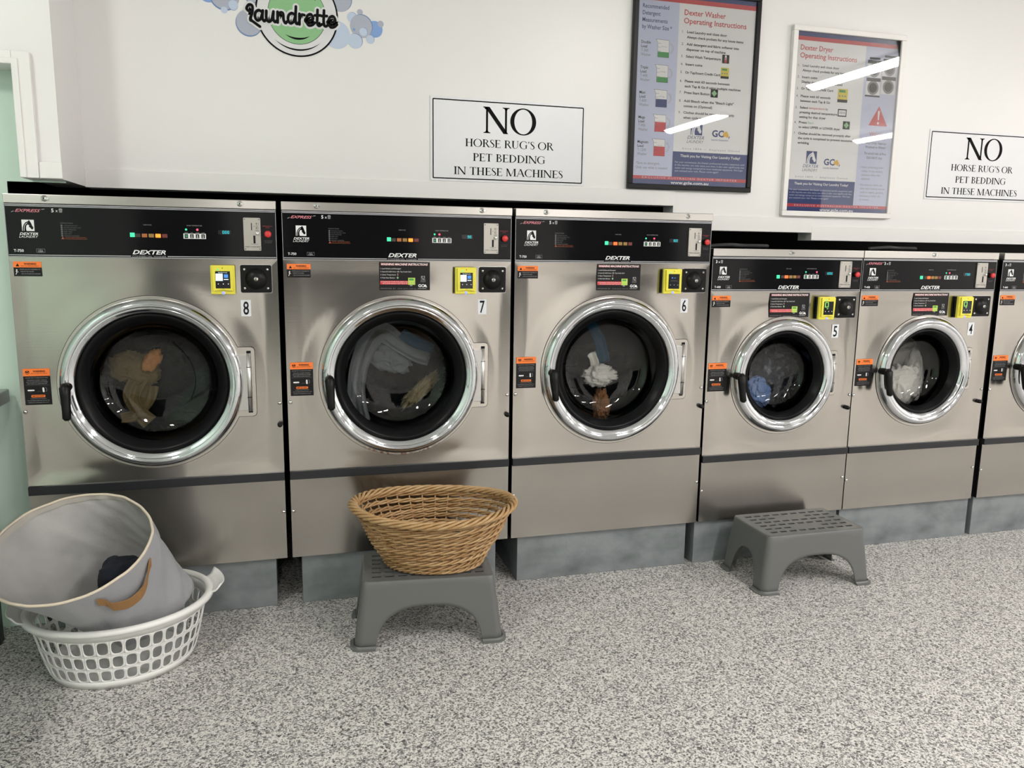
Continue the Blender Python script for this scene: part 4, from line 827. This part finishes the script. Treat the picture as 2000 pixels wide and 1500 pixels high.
SC = {'a': ([[(.82, .82), (.5, 1.0), (.18, .80), (.10, .40), (.30, .08), (.60, .22), (.80, .7)], [(.86, 1.0), (.80, .35), (.95, .06), (1.12, .2)]], 1.08), 'u': ([[(.12, 1.0), (.10, .35), (.30, .05), (.60, .25), (.78, .9)], [(.80, 1.0), (.76, .35), (.92, .06), (1.08, .2)]], 1.06), 'n': ([[(.14, 1.0), (.12, .04)], [(.14, .55), (.40, .95), (.66, .90), (.70, .35), (.86, .05), (1.04, .2)]], 1.04),
      'd': ([[(.82, .82), (.5, 1.0), (.18, .80), (.10, .40), (.30, .08), (.60, .22), (.80, .7)], [(.90, 1.62), (.82, .35), (.96, .06), (1.12, .2)]], 1.08), 'r': ([[(.14, 1.0), (.12, .04)], [(.14, .5), (.34, .92), (.62, .92)]], .72), 'e': ([[(.16, .46), (.50, .50), (.76, .68), (.56, 1.04), (.22, .90), (.08, .45), (.28, .04), (.64, .08), (.92, .32)]], .92), 't': ([[(.30, 1.5), (.24, .35), (.40, .06), (.68, .22)], [(.02, .98), (.58, 1.02)]], .64)}
def script(mb, y, m, extra):
    k = .0345; x = -.0145; wd = .0094+extra
    P = [(-.029, .124), (-.038, .133), (-.030, .146), (-.019, .143), (-.020, .122), (-.027, .099), (-.019, .093), (-.004, .083), (.004, .078)]
    stroke(mb, catmull(P, 5), y, m, wd)
    for ch in 'aundrette':
        st, adv = SC[ch]
        for p in st:
            y -= 0.00003; stroke(mb, catmull([(x+a*k, .0945+b_*k*1.06) for a, b_ in p], 5), y, m, wd)
        x += adv*k
mb = MB(); script(mb, -.0025, 'decal_white', .0130); mb.build('lettering_halo', t)
mb = MB(); script(mb, -.0036, 'sign_black', 0); mb.build('lettering', t)

# ------------------------------------------------------------ step stools
def stool(loc, rz, label):
    t = thing('step_stool', label, 'step stool', loc, rz)
    H = .22; A0, B0 = .211, .129; A1, B1 = .240, .150; r0, r1 = .020, .026
    def perim(n):          # unit parameters around the rounded rectangle: (side, u) with u in -1..1 on straights
        out = []
        for side in range(4):
            m_ = n if side % 2 == 0 else int(n*.7)
            for k in range(m_):
                u = -math.cos(PI*k/m_) if False else -1+2*k/m_
                out.append((side, u))
            for k in range(6): out.append((side+4, k/6))
        return out
    PR = perim(44)
    def pos(p, v):         # v = 0 top .. 1 bottom
        a, b_, r = A0+(A1-A0)*v, B0+(B1-B0)*v, r0+(r1-r0)*v
        s, u = p
        if s < 4:
            return [(u*(a-r), -b_), (a, u*(b_-r)), (-u*(a-r), b_), (-a, -u*(b_-r))][s]
        c = [(a-r, -b_+r), (a-r, b_-r), (-a+r, b_-r), (-a+r, -b_+r)][s-4]; an = math.radians([-90, 0, 90, 180][s-4]+90*u)
        return (c[0]+r*math.cos(an), c[1]+r*math.sin(an))
    def arch(p):           # height of the cut-out at this place
        s, u = p
        if s >= 4: return 0.0
        half, hh, pw = ((.80, .133, 2.6) if s % 2 == 0 else (.66, .132, 2.4))
        q = abs(u)/half
        return 0.0 if q >= 1 else hh*(1-q**pw)**(1/pw)
    # refine near the arch feet
    PP = []
    for i, p in enumerate(PR):
        PP.append(p)
        if p[0] < 4:
            half = .80 if p[0] % 2 == 0 else .66
            nx = PR[(i+1) % len(PR)]
            un = nx[1] if nx[0] == p[0] else 1
            for e in (-half, -half+.004, -half+.015, half-.015, half-.004, half):
                if p[1] < e < un: PP.append((p[0], e))
    mb = MB(); NV = 8; n = len(PP); vs_ = []
    for p in PP:
        zb = arch(p)
        for j in range(NV+1):
            z = (H-.006)-(H-.006-zb)*j/NV; v = 1-z/H; x, y_ = pos(p, v)
            vs_.append((x, y_, z))
    fs = [(i*(NV+1)+j, i*(NV+1)+j+1, ((i+1) % n)*(NV+1)+j+1, ((i+1) % n)*(NV+1)+j) for i in range(n) for j in range(NV)]
    o0 = len(vs_)
    for p in PP:           # rounded shoulder up to the tread
        for dr, z in ((0.0015, H-.0025), (.006, H)):
            x, y_ = pos(p, 0); f = 1-dr/max(A0, .1); vs_.append((x*(1-dr/A0), y_*(1-dr/B0), z))
    for i in range(n):
        k = (i+1) % n; fs += [(i*(NV+1), k*(NV+1), o0+2*k, o0+2*i), (o0+2*i, o0+2*k, o0+2*k+1, o0+2*i+1)]
    mb.add(vs_, fs, 'stool_grey', True)
    body = mb.build('body', t); sd = body.modifiers.new('wall', 'SOLIDIFY'); sd.thickness = .0035; sd.offset = -1
    # perforated tread
    xs_, ys_ = A0-.006*1, B0-.006*1
    slots = []
    for r_ in range(6):
        for c_ in range(9):
            if r_ in (1, 4) and 3 <= c_ <= 5: continue
            x = -.187+.374*(c_+.5)/9; y_ = -.108+.216*(r_+.5)/6; slots.append((x-.0145, x+.0145, y_-.0066, y_+.0066))
    gx = sorted({-xs_, xs_}|{round(s_[0], 5) for s_ in slots}|{round(s_[1], 5) for s_ in slots}); gy = sorted({-ys_, ys_}|{round(s_[2], 5) for s_ in slots}|{round(s_[3], 5) for s_ in slots})
    mb = MB(); idx = {}; vs_ = []
    for i, x in enumerate(gx):
        for j, y_ in enumerate(gy): idx[i, j] = len(vs_); vs_.append((x, y_, 0))
    fs = []
    for i in range(len(gx)-1):
        for j in range(len(gy)-1):
            mx_, my_ = (gx[i]+gx[i+1])/2, (gy[j]+gy[j+1])/2
            if any(s_[0] < mx_ < s_[1] and s_[2] < my_ < s_[3] for s_ in slots): continue
            fs.append((idx[i, j], idx[i+1, j], idx[i+1, j+1], idx[i, j+1]))
    mb.add(vs_, fs, 'stool_grey'); tr = mb.build('tread', t, (0, 0, H-.0004)); sd = tr.modifiers.new('wall', 'SOLIDIFY'); sd.thickness = .003; sd.offset = -1
    mb = MB()            # grid added under the tread to keep light out of its slots
    for k in range(7): yy = -.108+.216*k/6; mb.box(-.195, .195, yy-.0012, yy+.0012, H-.055, H-.0036, 'stool_grey')
    for k in range(10): xx = -.187+.374*k/9; mb.box(xx-.0012, xx+.0012, -.112, .112, H-.055, H-.0036, 'stool_grey')
    mb.build('slot_shade_ribs', t)
    # four flared feet
    for sx in (1, -1):
        for sy in (1, -1):
            q = {(1, -1): 4, (1, 1): 5, (-1, 1): 6, (-1, -1): 7}[sx, sy]; s_in, s_out = q-4, (q-3) % 4
            line = [(s_in, u) for u in [(.80 if s_in % 2 == 0 else .66)+(1-(.80 if s_in % 2 == 0 else .66))*k/4 for k in range(5)]]+[(q, k/6) for k in range(1, 6)]+[(s_out, -1+(1-(.80 if s_out % 2 == 0 else .66))*k/4) for k in range(5)]
            vs_ = []
            for p in line:
                x, y_ = pos(p, 1); x2, y2 = pos(p, 1.0); nx_, ny_ = (0, -1) if p[0] == 0 else (1, 0) if p[0] == 1 else (0, 1) if p[0] == 2 else (-1, 0) if p[0] == 3 else None or (0, 0)
                if p[0] >= 4:
                    an = math.radians([-90, 0, 90, 180][p[0]-4]+90*p[1]); nx_, ny_ = math.cos(an), math.sin(an)
                for d_, z in ((-.004, .007), (.0015, .012), (.006, .0065), (.0125, .004), (.0125, 0), (-.004, 0)): vs_.append((x+nx_*d_, y_+ny_*d_, z))
            m_ = len(line); mb = MB(); mb.add(vs_, [(i*6+j, i*6+(j+1) % 6, (i+1)*6+(j+1) % 6, (i+1)*6+j) for i in range(m_-1) for j in range(6)]+[(0, 1, 2, 3, 4, 5), tuple((m_-1)*6+k for k in (5, 4, 3, 2, 1, 0))], 'stool_grey')
            mb.build('foot', t)
    return t
stool((1.2365, -.2565, 0), math.radians(-6.1), 'grey plastic step stool with a wicker basket standing on it')
stool((2.7285, -.181, 0), math.radians(-.4), 'empty grey plastic step stool with a slotted tread, before the washer numbered 5')

# ------------------------------------------------------------ wicker basket
t = thing('wicker_basket', 'oval tan wicker laundry basket standing on a grey step stool', 'basket', (1.262, -.248, .2222), math.radians(-12))
HB = .200
def oval(th, v, dr=0.0):
    """v = 0 base .. 1 rim"""
    f = v**.92; a = .158+(.262-.158)*f+dr; b_ = .118+(.198-.118)*f+dr
    return Vector((a*math.cos(th), b_*math.sin(th)+.002, .004+v*(HB-.012)+.014*v*(math.cos(th)**2-.3)))
NS = 34
mb = MB()
for k in range(NS): mb.tube([oval(2*PI*(k+.5)/NS, v/8) for v in range(9)], .0030, 'wicker', 6)
mb.build('stakes', t)
rows = 10
for r_ in range(rows):
    v = .04+.90*r_/(rows-1); mb = MB(); n = 240
    for s_ in range(3):
        pts = []
        for i in range(n):
            th = 2*PI*i/n; ph = th*NS/3+s_*2*PI/3
            q = oval(th, v, .0052*math.cos(ph)); q.z += .0050*math.sin(ph)+.004*math.sin(th*2+r_); pts.append(q)
        mb.tube(pts, .0038, 'wicker' if r_ % 2 else 'wicker_pale', 5, closed=True)
    mb.build('woven_row', t)
mb = MB()
for s_ in range(5):
    n = 260; pts = []
    for i in range(n):
        th = 2*PI*i/n; ph = th*9+s_*2*PI/5
        q = oval(th, 1.0, .003+.0125*math.cos(ph)); q.z += .0085*math.sin(ph)+.004; pts.append(q)
    mb.tube(pts, .0050, 'wicker_pale', 6, closed=True)
mb.build('braided_rim', t)
mb = MB()
for s_ in range(3):
    n = 200; pts = []
    for i in range(n):
        th = 2*PI*i/n; ph = th*15+s_*2*PI/3; q = oval(th, 0, .002+.005*math.cos(ph)); q.z = .0075+.0042*math.sin(ph); pts.append(q)
    mb.tube(pts, .0034, 'wicker', 6, closed=True)
mb.build('braided_foot', t)
mb = MB()
for k in range(15):
    y_ = -.105+.21*k/14; a = .155*math.sqrt(max(0, 1-(y_/.118)**2)); mb.tube([(-a+2*a*i/10, y_, .009+.002*(-1)**(i+k)) for i in range(11)], .0042, 'wicker', 6)
for k in range(9):
    x = -.12+.24*k/8; b_ = .115*math.sqrt(1-(x/.158)**2); mb.tube([(x, -b_, .011), (x, b_, .011)], .003, 'wicker', 6)
mb.build('base_weave', t)

# ------------------------------------------------------------ white plastic basket
t = thing('laundry_basket', 'round white plastic laundry basket with slotted sides on the floor at the left', 'laundry basket', (.298, -.252, 0), math.radians(11))
HP = .198
def pb(th, v, dr=0.0):
    f = v**.75; a = .196+(.246-.196)*f+dr; b_ = .176+(.214-.176)*f+dr
    return (a*math.cos(th), b_*math.sin(th), .002+v*HP)
mb = MB(); NC = 40; rows_v = [(.13, .325), (.345, .55), (.57, .80)]
def wall_band(v0, v1, n=NC*4):
    mb.add([pb(2*PI*i/n, v) for v in (v0, v1) for i in range(n)], [(i, (i+1) % n, n+(i+1) % n, n+i) for i in range(n)], 'basket_white', True)
wall_band(0.0, .13); wall_band(.325, .345); wall_band(.55, .57); wall_band(.80, .97)
for v0, v1 in rows_v:
    for c_ in range(NC):
        t0, t1 = 2*PI*c_/NC, 2*PI*(c_+1)/NC; tm = (t0+t1)/2; vm = (v0+v1)/2
        outer, inner = [], []
        for i in range(24):
            a = 2*PI*i/24; ca, sa = math.cos(a), math.sin(a); k = 1/max(abs(ca), abs(sa))
            outer.append(pb(tm+(t1-t0)/2*ca*k, vm+(v1-v0)/2*sa*k))
            e = 3.2; kk = (abs(ca)**e+abs(sa)**e)**(-1/e); inner.append(pb(tm+(t1-t0)/2*.76*ca*kk, vm+(v1-v0)/2*.86*sa*kk))
        mb.add(outer+inner, [(i, (i+1) % 24, 24+(i+1) % 24, 24+i) for i in range(24)], 'basket_white', True)
n = 80; mb.add([pb(2*PI*i/n, 0) for i in range(n)], [tuple(range(n-1, -1, -1))], 'basket_white')
sd = mb.build('tub', t).modifiers.new('wall', 'SOLIDIFY'); sd.thickness = .0026; sd.offset = 0
mb = MB(); n = 120; prof = [(-.003, .955), (-.002, .985), (.006, 1.005), (.016, 1.0), (.021, .975), (.021, .925), (.018, .925), (.017, .965), (.004, .975), (.001, .93)]
vs_ = []
for i in range(n):
    th = 2*PI*i/n
    for d_, v in prof: vs_.append(pb(th, v, d_) if d_ < .01 else (pb(th, .95, d_)[0], pb(th, .95, d_)[1], .002+v*HP))
m_ = len(prof); mb.add(vs_, [(i*m_+j, i*m_+(j+1) % m_, ((i+1) % n)*m_+(j+1) % m_, ((i+1) % n)*m_+j) for i in range(n) for j in range(m_)], 'basket_white', True); mb.build('rim', t)
for sgn in (1, -1):       # grip tabs turned out and up at the two ends
    mb = MB(); vs_ = []; nn = 13
    for i in range(nn):
        th = (0 if sgn > 0 else PI)+(-.30+.60*i/(nn-1)); u = abs(-1+2*i/(nn-1)); out = .052*(1-.10*u**3)
        for d_, z in ((.014, -.006), (.030, .000), (out-.012, .004), (out, .016+.006*u**2)): q = pb(th, .97, d_); vs_.append((q[0], q[1], HP+.002+z))
    mb.add(vs_, [(i*4+j, i*4+j+1, (i+1)*4+j+1, (i+1)*4+j) for i in range(nn-1) for j in range(3)], 'basket_white', True); o = mb.build('handle', t); sd = o.modifiers.new('wall', 'SOLIDIFY'); sd.thickness = .004; sd.offset = 0

# ------------------------------------------------------------ felt bag tipped into it
def frame_(n_):
    n_ = Vector(n_).normalized(); a = Vector((0, 0, 1)).cross(n_).normalized(); return n_, a, n_.cross(a)
t = thing('laundry_hamper', 'grey felt laundry bag lying tipped in the white plastic basket', 'laundry bag', (0, 0, ZB))
c1 = Vector((.199, -.374, .237)); n1, a1, b1 = frame_((-.084, -.400, .913)); c0 = Vector((.382, -.218, -.048)); n0, a0, b0 = frame_((-.50, -.16, .85))
def hp(th, v, dr=0.0):
    p1 = c1+(a1*math.cos(th)+b1*math.sin(th))*(.219+dr); p0 = c0+(a0*math.cos(th)+b0*math.sin(th))*(.140+dr)
    s = v*v*(3-2*v)*.25+v*.75
    p = p0.lerp(p1, s); ax = (c0.lerp(c1, s)); rad = (p-ax)
    bulge = .007*math.sin(PI*v); wr = .0035*noise.noise(Vector((math.cos(th)*2.2, math.sin(th)*2.2, v*3)))+.002*noise.noise(Vector((math.cos(th)*6, math.sin(th)*6, v*5)))
    return p+rad.normalized()*(bulge+wr*2*(1 if v < 1 else .5))
N, MV = 96, 30
def shell(dr, m, name, cap_v=0.0):
    mb = MB(); vs_ = [hp(2*PI*i/N, j/MV, dr) for j in range(MV+1) for i in range(N)]
    fs = [(j*N+i, j*N+(i+1) % N, (j+1)*N+(i+1) % N, (j+1)*N+i) for j in range(MV) for i in range(N)]; vs_.append(c0+n0*(-dr)); k = len(vs_)-1
    fs += [(i, k, (i+1) % N) for i in range(N)]; mb.add(vs_, fs, m, True); return mb.build(name, t)
shell(0.0, 'felt_grey', 'outer_felt'); shell(-.004, 'felt_lining', 'lining')
mb = MB(); mb.tube([hp(2*PI*i/140, 1.0, -.002) for i in range(140)], .0040, 'felt_piping', 8, closed=True); mb.build('piping', t)
mb = MB(); vs_ = []
for i in range(N+1):
    th = 2*PI*i/N; vs_ += [hp(th, .995, -.0062), hp(th, .945+.005*math.sin(th*9), -.0066)]
mb.add(vs_, [(2*i, 2*i+1, 2*i+3, 2*i+2) for i in range(N)], 'felt_hem', True); mb.build('hem', t)
def handle_path():
    pass
mb = MB()
# leather handle: a strap that stands away between its two sewn ends, running round the front right side
def strap(th0, th1, v0, dip, lift, wv):
    pts = []; n = 30
    for i in range(n+1):
        u = i/n; th = th0+(th1-th0)*u; s = math.sin(PI*u); e = min(1, min(u, 1-u)*6)
        pts.append((th, v0-dip*(e*.35+.65*s)*e, .004+lift*s*e))
    vs_ = []
    for th, v, d_ in pts:
        for dv, dd in ((-wv, 0), (wv, 0), (wv, .003), (-wv, .003)): vs_.append(hp(th, v+dv, d_+dd))
    mb.add(vs_, [(i*4+j, i*4+(j+1) % 4, (i+1)*4+(j+1) % 4, (i+1)*4+j) for i in range(n) for j in range(4)]+[(0, 1, 2, 3), (n*4+3, n*4+2, n*4+1, n*4)], 'leather_tan', False)
HTH0, HTH1 = math.radians(306), math.radians(354)
strap(HTH0, HTH1, .85, .17, .016, .052); mb.build('leather_handle', t)

# ------------------------------------------------------------ garments
def garment(name, label, cat, mname, c, rad, seed, amp=.35, fold=2.2, sub=5, group=None, rot=0.0, boxy=0):
    bm = bmesh.new(); bmesh.ops.create_icosphere(bm, subdivisions=sub, radius=1.0)
    o_ = Vector((seed*7.3, seed*3.1, seed*1.7)); R_ = Matrix.Rotation(rot, 3, 'Y')
    for v in bm.verts:
        d = v.co.normalized(); q = d*fold+o_
        w = Vector((noise.noise(q*1.3), noise.noise(q*1.3+Vector((9, 0, 0))), noise.noise(q*1.3+Vector((0, 9, 0)))))*.9
        rg = 1-abs(noise.noise(q+w))*2; rg2 = 1-abs(noise.noise(q*2.3+w*1.5))*2
        s = 1+amp*(rg-.4)+amp*.45*(rg2-.4)+amp*.5*noise.noise(q*.6)
        p = Vector((d.x*rad[0], d.y*rad[1], d.z*rad[2]))*s
        if boxy: p = p/(sum(abs(k)**boxy for k in d))**(1/boxy)*.85
        v.co = R_ @ p
    mb = MB(); bm.verts.index_update(); mb.add([v.co for v in bm.verts], [[v.index for v in f.verts] for f in bm.faces], mname, True); bm.free()
    o = mb.build(name, None, c); return tag(o, label, cat, group)
def sheet(name, label, cat, mname, path, width, seed, amp=.02, group=None, nu=40, nv=24):
    """a length of cloth hung along a path of points (x, y, z); it ripples across its width"""
    P = [Vector(p) for p in catmull(path, max(2, nu//(len(path)-1)))]; mb = MB(); vs_ = []; n = len(P)
    for i, p in enumerate(P):
        tg = (P[min(i+1, n-1)]-P[max(i-1, 0)]).normalized(); side = tg.cross(Vector((0, -1, 0))).normalized()
        for j in range(nv+1):
            u = j/nv-.5; wd = width*(1+.25*noise.noise(Vector((i*.08, seed, 0))))
            q = p+side*u*wd; rip = amp*(.6*math.sin(u*9+seed+i*.05)+1.4*noise.noise(Vector((u*5+seed, i*.10, seed*2))))
            vs_.append(q+Vector((0, 1, 0))*rip)
    mb.add(vs_, [(i*(nv+1)+j, i*(nv+1)+j+1, (i+1)*(nv+1)+j+1, (i+1)*(nv+1)+j) for i in range(n-1) for j in range(nv)], mname, True)
    o = mb.build(name); sd = o.modifiers.new('thick', 'SOLIDIFY'); sd.thickness = .004
    return tag(o, label, cat, group)

# clothes behind the doors
garment('trousers', 'khaki trousers tumbled behind the door of the leftmost washer', 'clothes', 'cloth_tan', (.300, .200, .838), (.072, .04, .050), 3, .30, 1.4, rot=.3)
sheet('sleeve', 'khaki trouser leg curling down behind the door of the leftmost washer', 'clothes', 'cloth_tan', [(.33, .175, .825), (.300, .16, .775), (.292, .155, .735), (.315, .155, .690), (.345, .16, .655)], .052, 3, .010, nu=30, nv=12)
sheet('sleeve', 'khaki sleeve trailing to the lower left behind the door of the leftmost washer', 'clothes', 'cloth_tan', [(.352, .19, .78), (.335, .17, .725), (.30, .155, .682), (.255, .16, .672)], .042, 5, .010, nu=30, nv=12)
garment('shirt', 'orange shirt showing high behind the door of the leftmost washer', 'clothes', 'cloth_orange', (.366, .150, .872), (.024, .014, .040), 6, .3, 1.2, 4, rot=.6)
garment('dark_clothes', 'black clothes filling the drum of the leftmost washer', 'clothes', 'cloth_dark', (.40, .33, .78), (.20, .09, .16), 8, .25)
sheet('bed_sheet', 'grey sheet arching over the clothes in the rust-rimmed washer', 'bed sheet', 'cloth_grey', [(1.065, .15, .625), (1.050, .15, .70), (1.052, .15, .79), (1.075, .15, .875), (1.115, .145, .945), (1.155, .145, .955), (1.205, .15, .918), (1.27, .155, .880), (1.325, .165, .862)], .070, 2, .012)
garment('towel', 'grey towel bunched under the sheet in the rust-rimmed washer', 'towel', 'cloth_grey', (1.170, .20, .860), (.085, .04, .05), 12, .28, 1.3, rot=.5)
sheet('pillowcase', 'teal band of cloth at the upper right in the rust-rimmed washer', 'cloth', 'teal_band', [(1.215, .14, .955), (1.262, .14, .922), (1.335, .155, .893)], .034, 4, .005, nu=16, nv=10)
garment('shirt', 'beige patterned shirt lying low in the rust-rimmed washer', 'clothes', 'cloth_beige', (1.285, .165, .735), (.070, .026, .020), 15, .6, 3.4, rot=-.75)
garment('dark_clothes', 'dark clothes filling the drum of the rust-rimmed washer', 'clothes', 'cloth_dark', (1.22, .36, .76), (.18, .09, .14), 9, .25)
garment('face_cloth', 'white crumpled cloth tumbling in the middle of the washer numbered 6', 'cloth', 'cloth_white', (2.000, .140, .775), (.060, .030, .036), 21, .45, 1.8)
sheet('face_cloth', 'streaky white cloth tail flung upward inside the washer numbered 6', 'cloth', 'cloth_white', [(1.972, .165, .862), (1.985, .165, .83), (1.995, .165, .785)], .042, 7, .010, nu=16, nv=10)
garment('sock', 'brown cloth hanging low behind the door of the washer numbered 6', 'clothes', 'cloth_brown', (2.018, .160, .645), (.030, .022, .058), 24, .5, 2.8)
sheet('blue_piece', 'blue strip imitating a reflection, at the top behind the door of the washer numbered 6', 'cloth', 'teal_band', [(1.955, .145, .985), (1.975, .145, .955), (2.000, .15, .91), (2.03, .165, .82)], .040, 9, .008, nu=20, nv=10)  # blue reflection in the door glass, modelled as a strip
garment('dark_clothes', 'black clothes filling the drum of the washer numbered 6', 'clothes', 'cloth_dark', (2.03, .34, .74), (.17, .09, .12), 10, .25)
garment('wet_clothes', 'dark wet clothes frothing behind the door of the washer numbered 5', 'clothes', 'wet_denim', (2.815, .200, .735), (.125, .055, .128), 31, .22, 2.6)
garment('blue_piece', 'pale blue cloth at the lower left behind the door of the washer numbered 5', 'cloth', 'cloth_blue', (2.716, .128, .685), (.046, .02, .062), 33, .35, 2.2, rot=-.5)
garment('towel', 'rolled white towel low behind the door of the washer numbered 4', 'towel', 'cloth_white', (3.455, .140, .692), (.084, .038, .082), 41, .34, 1.35)
garment('towel', 'white towel standing on edge behind the door of the washer numbered 4', 'towel', 'cloth_white', (3.556, .185, .722), (.040, .038, .112), 43, .22, 1.1, rot=-.12)
garment('towel', 'greyer towel draped high behind the door of the washer numbered 4', 'towel', 'cloth_offwhite', (3.49, .245, .828), (.095, .045, .072), 45, .25, 1.2)
# the dark garment left in the felt bag
garment('dark_garment', 'black garment lying in the grey felt laundry bag', 'clothes', 'cloth_navy', (.330, -.325, .275), (.080, .075, .075), 51, .10, 1.3, rot=.12, boxy=5)

# ------------------------------------------------------------ folding table at the left edge, hoses over the washers
t = thing('folding_table', 'steel-topped table against the green wall, only its corner showing at the left edge', 'table', (-.515, -.75, 0.013))
mb = MB(); mb.box(-.46, .475, -.80, .795, .752, .793, 'bench_steel', .004); mb.build('tabletop', t)
for sx in (-1, 1):
    for sy in (-1, 1): mb = MB(); mb.box(sx*.40-.02, sx*.40+.02, sy*.70-.02, sy*.70+.02, -.013, .752, 'strip_dark', .003); mb.build('leg', t)
for xs, lb, gp in (((2.44, 2.52, 2.60, 2.70), 'dark hose lying over the washer beside the step', None), ((3.20, 3.28, 3.36, 3.43), 'dark hose lying on top of the washer holding white towels', None)):
    mb = MB(); zt = ZB+1.096
    mb.tube(catmull([(xs[0], .12, zt+.008), (xs[1], .10, zt+.014), (xs[2], .13, zt+.012), (xs[3], .11, zt+.012), (xs[3]+.02, .30, zt+.012)], 8), .008, 'hose_grey', 8)
    tag(mb.build('hose'), lb, 'hose')
